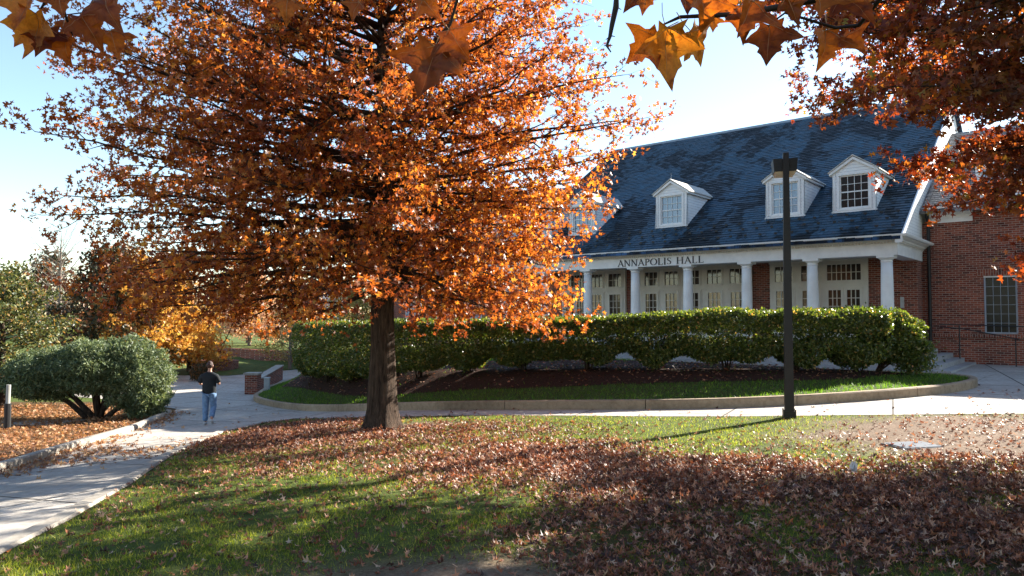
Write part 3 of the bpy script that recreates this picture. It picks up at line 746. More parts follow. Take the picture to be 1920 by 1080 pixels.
# wing cornices
for a0,a1 in ((.60,1.98),(3.52,12.3),(-30.3,-28.77),(-27.23,-23.17),(-21.63,BX(3.52)),(BX(1.98),-17.4)):
    m=MB()
    pr=[(3.845,4.98),(3.80,4.98),(3.80,5.12),(3.77,5.13),(3.77,5.24),(3.70,5.26),(3.62,5.34),(3.55,5.36),(3.50,5.37),(3.42,5.40),(3.38,5.52),(3.45,5.52),(3.9,5.46)]
    for (y0,z0),(y1,z1) in zip(pr[:-1],pr[1:]): m.face([(a0,y0,z0),(a1,y0,z0),(a1,y1,z1),(a0,y1,z1)])
    m.face([(a0,y,z) for y,z in pr]); m.face([(a1,y,z) for y,z in pr][::-1])
    m.build('wing_cornice',WHITE,hall)
# downpipes
for a,b in ((.60,3.72),(-17.4,3.72),(-20.75,3.78),(-24.0,3.78),(-26.8,3.78)):
    m=MB(); m.tube([(a,b-.22,5.42),(a,b-.2,5.25),(a,b,4.95),(a,b,2.5),(a,b,-1.9)],.06,8)
    for z in (1.0,3.0): m.box(a-.08,a+.08,b-.02,b+.06,z,z+.04)
    m.build('downpipe',BLACK,hall)
# snow guards on the lower roof
rs=np.random.RandomState(5)
m=MB(); m.box(-.02,.02,-.01,.01,-.01,.08); m.box(-.055,.055,-.025,-.008,.03,.10); m.hexa([(-.01,0,-.01),(.01,0,-.01),(.01,.12,.06),(-.01,.12,.06),(-.01,0,.005),(.01,0,.005),(.01,.12,.075),(-.01,.12,.075)])
sg=m.build('snow_guard',BLACK,roof,loc=(0,0,-100)); first=True
for r_,b in enumerate((-.05,.42,.82)):
    for i in range(22):
        a=.25-i*.56-(.28 if r_%2 else 0)+rs.uniform(-.04,.04)
        o=sg if first else sg.copy()
        if not first: COL.objects.link(o); o.parent=roof
        first=False; o.location=(a,b,RZ(b)+.0)

# hand rail beside the steps
hr=empty('handrail',tuple(Matrix.Rotation(BA,4,'Z')@Vector((2.6,3.1,0))+Vector((12.54,23.8,-.15))),BA)
tag(hr,'thin black metal handrail on posts against the brick wing beside the steps','handrail')
m=MB(); m.tube([(-1.6,0,1.42),(2.6,0,1.33)],.02,6); m.build('top_rail',BLACK,hr)
m=MB(); m.tube([(-1.6,0,1.33),(-.9,0,1.27),(.65,0,.95),(.75,0,.9)],.02,6); m.build('sloping_rail',BLACK,hr)
for x,h in ((-1.0,1.38),(.62,.96),(2.4,1.33)):
    m=MB(); m.tube([(x,0,-.1),(x,0,h)],.022,6); m.build('post',BLACK,hr)

# ------------------------------------------------------------------ street furniture
lp=empty('lamp_post',(5.15,13.31,float(G(5.15,13.31)))); tag(lp,'tall square brown metal lamp post with a boxy head, standing at the lawn edge','lamp post')
lp.rotation_euler=(0,0,R(-15)); HP=4.67-float(G(5.15,13.31))
m=MB(); s0,s1=.082,.050
m.hexa([(-s0,-s0,.0),(s0,-s0,.0),(s0,s0,.0),(-s0,s0,.0),(-s1,-s1,HP),(s1,-s1,HP),(s1,s1,HP),(-s1,s1,HP)]); m.build('pole',BRONZE,lp)
m=MB(); m.box(-.105,.105,-.105,.105,0,.13); m.box(-.115,.115,-.115,.115,-.05,.03)
for a in (-1,1):
    for b in (-1,1): m.tube([(a*.1,b*.1,.02),(a*.1,b*.1,.16)],.013,6)
m.build('base_collar',BRONZE,lp)
m=MB(); m.hexa([(-.20,.055,HP-.33),(.20,.055,HP-.33),(.20,.46,HP-.33),(-.20,.46,HP-.33),(-.22,.053,HP-.09),(.22,.053,HP-.09),(.22,.50,HP-.09),(-.22,.50,HP-.09)]); h=m.build('lamp_head',BRONZE,lp)
m=MB(); m.hexa([(-.16,.10,HP-.39),(.16,.10,HP-.39),(.16,.42,HP-.39),(-.16,.42,HP-.39),(-.19,.07,HP-.332),(.19,.07,HP-.332),(.19,.45,HP-.332),(-.19,.45,HP-.332)]); m.build('lens',simple('lamp_lens',(.55,.45,.32),.3),h)

z=float(G(-13.62,19.35)); sp=empty('marker_post',(-13.62,19.35,z)); tag(sp,'short marker post with grey upper half and black lower sleeve on the leafy bank','post')
m=MB(); m.tube([(0,0,-.1),(0,0,.72)],.085,10); m.build('sleeve',BLACK,sp)
m=MB(); m.tube([(0,0,.72),(.01,0,1.22)],.055,10); m.build('upper_post',simple('weathered_grey',(.33,.33,.30)),sp)

# retaining wall with pier by the road
zp=float(G(-10.5,30)); rw=empty('retaining_wall',(-10.75,29.7,zp)); tag(rw,'low brick retaining wall with brick pier and stone coping at the far left end of the hedge','wall')
m=MB(); m.box(-.25,.25,-.25,.25,-.2,.80); m.build('pier',BRICK,rw)
m=MB(); m.box(-.30,.30,-.30,.30,.80,.88); m.build('coping',KERBL,rw)
m=MB(); L_=6.5; dx,dy=-.6/9.5,1
m.hexa([(-.15,.25,-.4),(.15,.25,-.4),(.15-1.0,L_,-.4),(-.15-1.0,L_,-.4),(-.15,.25,.55),(.15,.25,.55),(.15-1.0,L_,.68),(-.15-1.0,L_,.68)]); m.build('wall_panel',BRICK,rw)
m=MB(); m.hexa([(-.2,.30,.555),(.2,.30,.555),(.2-1.0,L_,.685),(-.2-1.0,L_,.685),(-.2,.30,.60),(.2,.30,.60),(.2-1.0,L_,.73),(-.2-1.0,L_,.73)]); m.build('coping',KERBL,rw)
ub=empty('utility_pedestal',(-10.0,29.2,float(G(-10,29.2))+.12)); tag(ub,'small grey utility pedestal beside the brick pier','utility box')
m=MB(); m.box(-.10,.10,-.08,.08,-.2,.55); m.build('housing',simple('utility_grey',(.35,.37,.36)),ub)
m=MB(); m.box(-.115,.115,-.095,.095,.551,.60); m.build('cap',simple('utility_grey_cap',(.42,.44,.43)),ub)

# distant garden wall and round planter
gw=empty('garden_wall',(-13.5,44,float(G(-14,43)))); tag(gw,'long low dark red brick garden wall beyond the road, grass lawn behind it','wall')
m=MB(); u=Vector((-.8,.6,0)); n_=Vector((.6,.8,0))
def obx(mb,s0,s1,w0,w1,z0,z1):
    p=[u*s+n_*w_ for s,w_ in ((s0,w0),(s1,w0),(s1,w1),(s0,w1))]; mb.hexa([(q.x,q.y,z0) for q in p][::-1]+[(q.x,q.y,z1) for q in p][::-1])
obx(m,-1,16,-.15,.15,-.6,.72); m.build('brickwork',BRICK,gw)
m=MB(); obx(m,-1.03,16.03,-.19,.19,.722,.80); m.build('coping',SOLDIER,gw)
pl=empty('round_planter',(-17.3,41.6,float(G(-17.3,41.6)))); tag(pl,'low round brick planter on the grass beyond the road behind the walking person','planter')
m=MB(); m.lathe([(1.3,-.3),(1.3,.42),(1.05,.42),(1.05,.30)],(0,0),36); m.build('brick_ring',BRICK,pl)
m=MB(); m.lathe([(1.32,.421),(1.32,.48),(1.03,.48),(1.03,.421)],(0,0),36); m.build('coping',SOLDIER,pl)
m=MB(); m.lathe([(1.02,.25),(1.02,.38)],(0,0),30); m.build('soil',MULCH,pl)

# utility cover and litter on the lawn
uc=empty('utility_cover',(5.62,10.05,float(G(5.62,10.05))),R(12)); tag(uc,'flat grey rectangular utility cover set in bare earth near the lamp post','utility cover')
m=MB(); m.box(-.33,.33,-.24,.24,-.05,.012); m.build('frame',simple('cover_frame',(.16,.155,.15),.9,.1),uc)
m=MB(); m.box(-.30,.30,-.21,.21,.013,.022); m.build('lid',simple('cover_grey',(.13,.145,.17),.85,.1),uc)

# far brick house
fh=empty('brick_house',(-29,92,float(G(-29,92)))); tag(fh,'distant brick house with white trim and grey gabled roof seen under the tree','house')
m=MB(); m.panel(-6,8,-1,3.1,0,.3,[(-4.6,-3.4,.8,2.2),(-1.2,0,.8,2.2),(2.2,3.4,.8,2.2),(5.4,6.6,.8,2.2)]); m.box(-6,-5.7,.3,9,-1,3.1); m.box(7.7,8,.3,9,-1,3.1); m.box(-5.7,7.7,8.7,9,-1,3.1); m.build('wall',BRICK,fh)
m=MB(); m.box(-6.3,8.3,-.35,-.01,3.1,3.45); m.build('fascia',WHITE,fh)
m=MB(); roof_slab(m,-6.4,8.4,-.4,3.45,4.5,6.0,9.4,3.45); m.build('roof',SLATE_G,fh)
for x in (-4.59,-1.19,2.21,5.41): window('window',fh,x,x+1.18,.05,.81,2.19,3,3,.1,GLASS_SKY)

# ------------------------------------------------------------------ foliage tools
OAK=np.array([(0,0),(.05,.18),(.38,.13),(.10,.38),(.48,.62),(.10,.64),(0,1),(-.10,.64),(-.48,.62),(-.10,.38),(-.38,.13),(-.05,.18)])
STAR=np.array([(0,0),(.38,.13),(.10,.38),(.48,.62),(.10,.64),(0,1),(-.10,.64),(-.48,.62),(-.10,.38),(-.38,.13)])
OVAL=np.array([(0,0),(.24,.3),(.26,.6),(0,1),(-.26,.6),(-.24,.3)])
RHOMB=np.array([(0,0),(.3,.5),(0,1),(-.3,.5)])
BLADE=np.array([(-.06,0),(.06,0),(0,1)])
def rot_rand(rng,n,mode='any',tilt=.4):
    """orthonormal frames (n,3,3): columns = leaf x, leaf y (length), normal"""
    if mode=='any':
        y=rng.normal(size=(n,3)); nr=rng.normal(size=(n,3))
    elif mode=='hang':
        y=rng.normal(size=(n,3)); y[:,2]=y[:,2]*.6-.35; nr=rng.normal(size=(n,3)); nr[:,2]=np.abs(nr[:,2])+.5
    elif mode=='flat':
        a=rng.uniform(0,2*np.pi,n); y=np.column_stack([np.cos(a),np.sin(a),rng.normal(size=n)*tilt*.6]); nr=rng.normal(size=(n,3))*tilt; nr[:,2]+=1
    elif mode=='up':
        y=rng.normal(size=(n,3))*tilt; y[:,2]=1; nr=rng.normal(size=(n,3)); nr[:,2]*=.2
    y/=np.linalg.norm(y,axis=1,keepdims=True)
    nr-=y*np.sum(nr*y,axis=1,keepdims=True); nr/=np.linalg.norm(nr,axis=1,keepdims=True)+1e-9
    x=np.cross(y,nr); return np.stack([x,y,nr],axis=2)
def leaves(name,P,size,shape,mat,parent,rng,mode='any',fold=.25,curl=.2,tilt=.4,kind=None,loc=None):
    P=np.asarray(P,float); n=len(P); k=len(shape)
    if not hasattr(size,'__len__'): size=rng.uniform(.75,1.25,n)*size
    Fm=rot_rand(rng,n,mode,tilt)
    fo=rng.uniform(-1,1,n)[:,None]*fold; cu=rng.uniform(-1,1,n)[:,None]*curl
    sx=np.broadcast_to(shape[:,0],(n,k)); sy=np.broadcast_to(shape[:,1],(n,k))
    loc3=np.stack([sx,sy,fo*np.abs(sx)*2+cu*sy**2],axis=2)*np.asarray(size)[:,None,None]
    V=np.einsum('nij,nkj->nki',Fm,loc3)+P[:,None,:]
    o=mesh_np(name,V.reshape(-1,3),np.full(n,k),np.arange(n*k),mat,parent,loc=loc)
    if kind: o['kind']=kind
    return o
def jit(rng,P,s): return P+rng.normal(size=P.shape)*s

def grow_tree(name,label,cat,base,H,r0,limbs,bark,leafm,seed,sub_n=13,sub_k=.36,dens=60,lsize=.13,shape=STAR,start=.22,twig=.28,lean=(0,0),group=None,flare=1.6,tube_n=6,mode='any',spread=.075,bare_=False,wig=.13,minsub=.25,clip=None,dropout=0):
    """limbs: (height above base at origin, azimuth, length, rise)"""
    rng=np.random.RandomState(seed); base=Vector((base[0],base[1],base[2] if len(base)>2 else float(G(base[0],base[1]))))
    t=empty(name,base); tag(t,label,cat,group)
    nseg=16; tp=[];tr=[]
    wob=rng.normal(size=(nseg+1,2))*.02*H/10
    for i in range(nseg+1):
        u=i/nseg; tp.append((lean[0]*u*u*H+wob[i,0]*min(1,u*4), lean[1]*u*u*H+wob[i,1]*min(1,u*4), u*H-.06*(i==0))); tr.append(r0*((1-u)**.85*.97+.03)*1.0)
    # finer root flare
    ex=[]; 
    for z,kf in ((-.12,flare),(.05,1+(flare-1)*.75),(.18,1+(flare-1)*.42),(.4,1+(flare-1)*.15),(.8,1.02)): ex.append(((0,0,z),r0*kf))
    pts=[e[0] for e in ex]+[p for p in tp if p[2]>1.0]; rad=[e[1] for e in ex]+[r for p,r in zip(tp,tr) if p[2]>1.0]
    m=MB(); m.tube(pts,rad,20)
    if flare>1.3:      # irregular bark and buttressed foot
        vv=[]
        for (x,y,z) in m.v:
            a=math.atan2(y,x); k=1+.05*math.sin(a*5+1.3+z)+.03*math.sin(a*9+z*3)+.10*max(0,1-z/.5)*math.sin(a*4+.7)
            vv.append((x*k,y*k,z) if z<2.5 else (x,y,z))
        m.v=vv
    m.build('trunk',bark,t,smooth=True)
    tz=np.array([p[2] for p in tp]); tx=np.array([p[0] for p in tp]); ty=np.array([p[1] for p in tp]); trr=np.array(tr)
    mb=MB(); A=[]
    for (ho,az,Lh,rise) in limbs:
        o=np.array([np.interp(ho,tz,tx),np.interp(ho,tz,ty),ho]); rt=float(np.interp(ho,tz,trr))
        d=np.array([math.cos(az),math.sin(az),0]); pz=np.array([-d[1],d[0],0])
        K=9; P=[]; wv=0; wz=0
        for i in range(K):
            u=i/(K-1); wv+=rng.normal()*wig*Lh/ K*1.5; wz+=rng.normal()*wig*.6*Lh/K
            P.append(o+d*Lh*u+pz*wv*min(1,u*3)+np.array([0,0,rise*u**1.15+wz*min(1,u*3)]))
        P=np.array(P); rl=min(rt*.45,.012*Lh+.010)
        mb.tube([tuple(p) for p in P],[rl*(1-.93*(i/(K-1))**.7) for i in range(K)],tube_n)
        if dens>0:
            nn=rng.poisson(dens*.10*Lh); uu=.45+.55*rng.rand(nn)**.7; A.append(np.column_stack([np.interp(uu*(K-1),range(K),P[:,c]) for c in range(3)])+rng.normal(size=(nn,3))*.09)
        us=start+(1-start)*np.linspace(0,1,sub_n)**.8
        for j,u in enumerate(us):
            p=np.array([np.interp(u*(K-1),range(K),P[:,c]) for c in range(3)])
            if clip is not None and not clip(base.x+p[0],base.y+p[1],base.z+p[2]): continue
            if rng.rand()<dropout: continue
            Ls=max(minsub,sub_k*Lh*(1-.8*u)*rng.uniform(.75,1.25)); sgn=1 if j%2 else -1; an=az+sgn*rng.uniform(.5,1.1)
            if u>.985: an=az; Ls=minsub*1.3
            ds=np.array([math.cos(an),math.sin(an),rng.normal()*.40+rise/Lh*.5]); q=[p]
            for s in range(4):
                ds=ds+rng.normal(size=3)*.16; ds/=np.linalg.norm(ds); q.append(q[-1]+ds*Ls/4)
            q=np.array(q); rs_=max(.004,rl*(1-.88*u)*.5); mb.tube([tuple(a) for a in q],[rs_,rs_*.8,rs_*.6,rs_*.4,rs_*.2],4,cap=False)
            ntw=max(2,int(Ls/.16))
            for s in range(ntw):
                v=rng.uniform(.1,1)*4; c=np.array([np.interp(v,range(5),q[:,k2]) for k2 in range(3)])
                dt=ds*.6+rng.normal(size=3)*.6; dt/=np.linalg.norm(dt)
                tl=twig*rng.uniform(.5,1.3)
                if bare_ or s%3==0: mb.tube([tuple(c),tuple(c+dt*tl*.5+rng.normal(size=3)*.02),tuple(c+dt*tl)],[rs_*.35+.002,rs_*.25+.0015,.001],3,cap=False)
                n=rng.poisson(dens*tl*.5*rng.uniform(.3,1.6)) if dens>0 else 0
                if n: A.append(c+dt*tl*rng.rand(n,1)+rng.normal(size=(n,3))*spread)
    mb.build('branches',bark,t,smooth=True)
    if A:
        A=np.vstack(A)
        leaves('crown',A,lsize,shape,leafm,t,rng,mode)
    return t,(0 if not len(A) else len(A))

BARK=bark_mat('oak_bark',(.014,.009,.007),(.095,.062,.043),(20,20,2.6))
BARKG=bark_mat('grey_bark',(.10,.08,.07),(.30,.25,.21))
OAKM=leaf_mat('oak_leaf_orange',[(0,(.10,.030,.012)),(.3,(.25,.070,.018)),(.62,(.42,.140,.026)),(.88,(.55,.24,.04)),(1,(.58,.38,.10))],.58,.40,.5,(1.5,1.2,.6),.35,(.22,.055,.02))
OAKR=leaf_mat('oak_leaf_red',[(0,(.08,.018,.010)),(.35,(.19,.036,.014)),(.7,(.32,.075,.018)),(.92,(.44,.19,.03)),(1,(.24,.22,.04))],.45,.45,.45,(1.45,1.0,.5),.5,(.11,.045,.02))

# the main oak
rng=np.random.RandomState(11); limbs=[]
GA=2.39996
for i in range(200):
    ht=1.95+ (i/199)**1.05*10.2                 # tip height above its base
    az=i*GA+rng.uniform(-.6,.6)
    rl=np.interp(ht,[2.0,3.0,4.2,5.0,6.6,7.6,9,12.3],[5.3,6.4,6.8,7.0,6.8,6.2,4.9,1.2])
    rr=np.interp(ht,[2.0,2.6,3.2,3.9,4.6,5.6,6.4,7.2,8.2,9.5,12.3],[4.7,4.7,3.9,4.2,4.7,5.3,5.6,5.1,4.4,3.5,1.2])
    k=.5-.5*math.cos(az); r=rr*(1-k)+rl*k
    if math.sin(az)<-.2: r*=.86
    r*=rng.uniform(.82,1.03)
    rise=np.interp(ht,[2,3.2,5,8,12],[-1.0,-.45,.25,1.0,1.5])*rng.uniform(.8,1.2)+rng.uniform(-.35,.35)
    limbs.append((max(1.9,ht-rise),az,r,ht-max(1.9,ht-rise)))
t1,n1=grow_tree('oak_tree','large oak with orange and rust autumn leaves growing on the lawn at centre left','tree',(-2.56,14.13),12.6,.265,limbs,BARK,OAKM,21,sub_n=13,dens=70,lsize=.104,flare=1.62,start=.2)
# the oak reaching in from the right
rng=np.random.RandomState(5); limbs=[]
for i in range(115):
    ht=2.5+(i/114)**1.05*10.2
    az=i*GA+rng.uniform(-.25,.25)
    rl=np.interp(ht,[2.5,3.0,3.5,3.9,4.6,6.2,7.5,9.5,12],[2.6,2.6,3.2,4.1,5.8,6.2,6.1,5.4,1.6])
    r=rl*rng.uniform(.8,1.02)*((1+.27*max(0,math.sin(az))) if ht>6 else 1)*(.85 if (math.sin(az)<-.3 and ht<4.6) else 1)
    rise=np.interp(ht,[2.5,4,6,8,12],[-1.1,-.3,.4,1.2,1.6])*rng.uniform(.8,1.2)
    ho=max(1.9,ht-rise); limbs.append((ho,az,r,ht-ho))
print('oak leaves',n1)
t2,n2=grow_tree('oak_tree','dark red and rust leaved oak whose branches reach in from the right edge','tree',(9.8,9.6),12.6,.24,limbs,BARK,OAKR,33,sub_n=15,dens=96,lsize=.125,flare=1.5,start=.2)

# background trees
YEL=leaf_mat('yellow_leaf',[(0,(.34,.12,.02)),(.4,(.50,.25,.04)),(1,(.60,.42,.10))],.45)
HOL=leaf_mat('green_gold_leaf',[(0,(.03,.05,.015)),(.5,(.08,.10,.028)),(.8,(.18,.18,.05)),(1,(.36,.20,.06))],.3)
DKG=leaf_mat('dark_evergreen_leaf',[(0,(.03,.040,.018)),(.5,(.07,.065,.03)),(.8,(.17,.075,.03)),(1,(.34,.13,.04))],.25)
PNK=leaf_mat('pinkish_leaf',[(0,(.40,.19,.12)),(.5,(.58,.33,.22)),(1,(.65,.50,.30))],.4)
YGR=leaf_mat('yellow_green_leaf',[(0,(.20,.17,.05)),(.5,(.34,.30,.09)),(1,(.48,.34,.14))],.4)
JUN=leaf_mat('juniper_foliage',[(0,(.04,.065,.03)),(.5,(.10,.145,.065)),(1,(.22,.26,.13))],.35,.5,.4)
def simple_limbs(n,h0,h1,prof,rise,seed,jitter=.25):
    rg=np.random.RandomState(seed); out=[]
    for i in range(n):
        u=i/(n-1); ht=h0+(h1-h0)*u; out.append((ht,i*GA+rg.uniform(-.3,.3),float(np.interp(u,*prof))*rg.uniform(1-jitter,1.05),rise*rg.uniform(.6,1.3)*(.4+u)))
    return out
grow_tree('holly_tree','bushy green and gold leaved tree at the left edge behind the juniper','tree',(-18.2,25.5),4.7,.16,simple_limbs(46,.4,4.1,([0,.3,.7,1],[1.9,2.5,1.9,.5]),.5,2),BARK,HOL,41,sub_n=9,dens=75,lsize=.13,shape=OVAL,flare=1.1,twig=.35,spread=.1)
grow_tree('pine_tree','dark evergreen tree with rusty patches behind the juniper','tree',(-20.2,36),6.6,.2,simple_limbs(48,1.2,6.3,([0,.4,1],[3.2,2.8,.5]),.3,3),BARK,DKG,42,sub_n=9,dens=70,lsize=.20,shape=OVAL,flare=1.1,twig=.45,spread=.14)
grow_tree('maple_tree','yellow and orange leaved tree above the road bend behind the walking person','tree',(-18.6,37.0),6.0,.17,simple_limbs(44,1.2,5.6,([0,.35,1],[3.3,3.3,.8]),.5,4),BARK,YEL,43,sub_n=9,dens=60,lsize=.18,shape=STAR,flare=1.2,twig=.45,spread=.14)
grow_tree('maple_tree','low orange and gold tree just beyond the juniper beside the road','tree',(-18.3,40.5),3.0,.12,simple_limbs(30,.5,2.7,([0,.4,1],[2.0,1.9,.6]),.3,14),BARK,YEL,143,sub_n=9,dens=60,lsize=.16,shape=STAR,flare=1.2,twig=.45,spread=.14)
grow_tree('small_tree','wide pink russet tree behind the long garden wall','tree',(-19.5,53),4.6,.12,simple_limbs(36,.8,4.2,([0,.4,1],[3.4,3.2,.8]),.8,15),BARKG,PNK,144,sub_n=9,dens=55,lsize=.17,shape=OVAL,flare=1.1,twig=.5,spread=.18,bare_=True)
grow_tree('bare_tree','leafless grey tree rising against the sky at the far left','tree',(-33,52),9.0,.22,simple_limbs(46,1.5,8.2,([0,.4,1],[3.6,3.6,1.6]),2.4,5),BARKG,YEL,44,sub_n=9,sub_k=.4,dens=0,flare=1.2,twig=.9,bare_=True,tube_n=5)
grow_tree('small_tree','small pinkish half bare tree on the lawn beyond the garden wall','tree',(-15.4,50),4.0,.10,simple_limbs(26,.5,3.6,([0,.4,1],[2.4,2.4,.7]),1.2,6),BARKG,PNK,45,sub_n=8,dens=34,lsize=.15,shape=OVAL,flare=1.1,twig=.5,spread=.15,bare_=True)
grow_tree('small_tree','small spreading tree with pale forked trunk and yellow green leaves left of the hedge','tree',(-12.9,41.5),3.7,.10,simple_limbs(26,.35,3.2,([0,.4,1],[2.0,2.3,.8]),1.3,7),BARKG,YGR,46,sub_n=8,dens=40,lsize=.12,shape=OVAL,flare=1.1,twig=.4,spread=.12,bare_=True)
grow_tree('small_tree','small russet leaved tree in front of the distant brick house','tree',(-21.5,58),4.6,.12,simple_limbs(30,.8,4.2,([0,.4,1],[2.8,2.8,.8]),1.0,8),BARKG,PNK,47,sub_n=8,dens=40,lsize=.18,shape=OVAL,flare=1.1,twig=.5,spread=.18,bare_=True)
grow_tree('yellow_green_tree','yellow green tree showing above the left end of the hedge','tree',(-10.2,47),3.9,.12,simple_limbs(34,.8,3.5,([0,.4,1],[2.6,2.6,.8]),.5,9),BARKG,YGR,48,sub_n=8,dens=60,lsize=.15,shape=OVAL,flare=1.1,twig=.45,spread=.16)
rg=np.random.RandomState(77)
far=[(-62,88,7,HOL,'far green gold tree at the left edge of the horizon'),(-52,80,8.5,DKG,'far dark tree behind the leafless tree'),(-46,95,9,PNK,'far russet tree between the dark evergreens'),(-40,84,7.5,DKG,'far dark evergreen behind the yellow tree'),(-35,110,8,PNK,'far pinkish tree left of the brick house'),(-14,100,8,PNK,'far russet tree right of the brick house'),(-8,120,9,HOL,'far green gold tree behind the oak trunk'),(-48,120,9,YGR,'far pale tree on the horizon beyond the garden wall')]
for i,(x,y,h,mt,lb) in enumerate(far):
    grow_tree('distant_tree',lb,'tree',(x,y),h,.25,simple_limbs(30,1.0,h*.95,([0,.4,1],[h*.45,h*.42,.8]),.8,20+i),BARKG,mt,60+i,sub_n=7,dens=16,lsize=.42,shape=OVAL,flare=1.1,twig=.9,spread=.35,group='trees along the horizon',tube_n=5)
# low shrub under the yellow tree
def shrub(name,label,cat,base,lobes,n,lsize,mat,seed,shape=OVAL,shell=.75,mode='any',stems=6,group=None,stem_r=.03):
    rg=np.random.RandomState(seed); z0=float(G(base[0],base[1])); t=empty(name,(base[0],base[1],z0)); tag(t,label,cat,group)
    vol=np.array([l[3]*l[4]*l[5] for l in lobes]); vol=vol/vol.sum(); P=[]
    for l,q in zip(lobes,vol):
        k=int(n*q); d=rg.normal(size=(k,3)); d/=np.linalg.norm(d,axis=1,keepdims=True)
        bump=1+.10*np.sin(d[:,0]*7+l[0]*3)*np.sin(d[:,1]*6+l[1])+.08*np.sin(d[:,2]*9+l[0]*5)+.06*np.sin(d[:,0]*17+d[:,2]*13)
        r=np.where(rg.rand(k)<shell,1-np.abs(rg.normal(size=k))*.10,rg.rand(k)**.4)*bump
        p=d*r[:,None]*np.array(l[3:6])+np.array(l[:3]); P.append(p[p[:,2]>.03])
    P=np.vstack(P); leaves('foliage',P,lsize,shape,mat,t,rg,mode)
    mb=MB()
    for i in range(stems):
        l=lobes[i%len(lobes)]; a=rg.uniform(0,6.28); mb.tube([(rg.normal()*.08,rg.normal()*.08,-.05),(l[0]*.4+math.cos(a)*.1,l[1]*.4+math.sin(a)*.1,l[2]*.45),(l[0]+math.cos(a)*l[3]*.4,l[1]+math.sin(a)*l[4]*.4,l[2]+l[5]*.2)],[stem_r*1.3,stem_r,stem_r*.4],6)
    mb.build('stems',BARK,t,smooth=True); return t
shrub('low_shrub','low dark green shrub at the foot of the yellow tree','shrub',(-15.5,35.8),[(0,0,.4,.6,.5,.45)],2500,.10,DKG,9)
# juniper: umbrella shaped mass on leaning trunks
TUFT=np.array([(0,0),(.16,.35),(.05,.5),(.14,.75),(0,1),(-.14,.75),(-.05,.5),(-.16,.35)])
shrub('juniper_shrub','big spreading blue green juniper with its bare trunks showing, left of the path','shrub',(-12.9,22.3),
      [(-1.5,0,1.35,1.3,1.2,.75),(.1,-.1,1.55,1.3,1.2,.85),(1.25,.1,1.15,.95,1.1,1.0),(.9,.3,2.05,.65,.7,.5),(-.4,.2,1.95,.8,.8,.45),(-2.3,.2,1.1,.6,.8,.5),(1.5,.0,.55,.6,.8,.55)],60000,.12,JUN,13,TUFT,.7,'any',7,None,.075)

# ------------------------------------------------------------------ hedge
HEDGE=leaf_mat('hedge_leaf',[(0,(.035,.052,.014)),(.5,(.070,.100,.022)),(.85,(.10,.12,.03)),(.95,(.30,.26,.09)),(1,(.36,.18,.07))],.38,.36,.5,(2.0,2.0,.7))
def hedge_top(X): return np.interp(X,[-8,-5,-2,2,5,10],[1.34,1.38,1.44,1.55,1.73,1.78])
def hedge_fol(line,n,rng,hw=.78,sh_len=1.75,loc=(0,0,0)):
    P=np.array(line); seg=np.hypot(*(P[1:]-P[:-1]).T); cum=np.concatenate([[0],np.cumsum(seg)]); Lt=cum[-1]
    s=rng.uniform(-.1,Lt+.1,n); cx=np.interp(s,cum,P[:,0]); cy=np.interp(s,cum,P[:,1])
    tx=np.interp(s+.3,cum,P[:,0])-np.interp(s-.3,cum,P[:,0]); ty=np.interp(s+.3,cum,P[:,1])-np.interp(s-.3,cum,P[:,1]); l=np.hypot(tx,ty)+1e-9
    nx,ny=-ty/l,tx/l
    # superelliptic cross-section
    th=rng.uniform(0,2*np.pi,n); shell=rng.rand(n)<.55
    rr=np.where(shell,1-np.abs(rng.normal(size=n))*.055,np.sqrt(rng.rand(n)))
    e=.5; ux=np.sign(np.cos(th))*np.abs(np.cos(th))**e*rr; uz=np.sign(np.sin(th))*np.abs(np.sin(th))**e*rr
    ph=s/sh_len*np.pi; gap=np.abs(np.cos(ph))**3            # between neighbouring plants
    nz=.6*(vnoise(s,uz*2+ux,.45,31)-.5)+.6*(vnoise(s,uz+ux*.5,1.1,33)-.5); nz2=vnoise(s*1.7,uz*3-ux,.3,32)-.5
    w_=hw*(1-.07*gap+.22*nz+.10*nz2)
    gz=islZ(cx,cy); top=hedge_top(cx)-.03*gap+.10*nz+.03*rng.normal(size=n)
    low=gz+.20+.20*gap+.12*nz2+.1*np.sin(s*5)
    endt=np.minimum(1,np.minimum(s+.1,Lt+.1-s)/.35); w_=w_*np.sqrt(np.clip(endt,.15,1))
    taper=np.where(uz<0,1+.16*uz,1)
    x=cx+nx*ux*w_*taper; y=cy+ny*ux*w_*taper; z=low+(top-low)*(uz*.5+.5)
    return np.column_stack([x,y,z])-np.array(loc)
rng=np.random.RandomState(3)
hl=(1.5,20.9,float(islZ(1.5,20.9))); hd=empty('hedge',hl)
tag(hd,'long clipped dark green hedge curving across the planted island in front of the hall','hedge')
leaves('foliage',hedge_fol(HCs,190000,rng,loc=hl),.078,RHOMB,HEDGE,hd,rng,'any',.3,.3)
P=np.array(HCs); seg=np.hypot(*(P[1:]-P[:-1]).T); cum=np.concatenate([[0],np.cumsum(seg)])
def stems_at(x,y,zb,rg,n=6,h=.95,sp=.55,loc=(0,0,0)):
    mb=MB()
    for k in range(n):
        a=rg.uniform(0,6.28); b=rg.uniform(.3,1)*sp
        p=[(x+math.cos(a)*.06,y+math.sin(a)*.06,zb-.05),(x+math.cos(a)*b*.35+rg.normal()*.03,y+math.sin(a)*b*.35,zb+h*.35),(x+math.cos(a)*b,y+math.sin(a)*b*.7,zb+h*rg.uniform(.8,1.1))]
        p=[(q[0]-loc[0],q[1]-loc[1],q[2]-loc[2]) for q in p]; mb.tube(p,[.026,.018,.008],5)
    return mb
s=.87
while s<cum[-1]:
    x=float(np.interp(s,cum,P[:,0])); y=float(np.interp(s,cum,P[:,1])); stems_at(x,y,float(islZ(x,y)),rng,loc=hl).build('stem',BARK,hd,smooth=True); s+=1.75
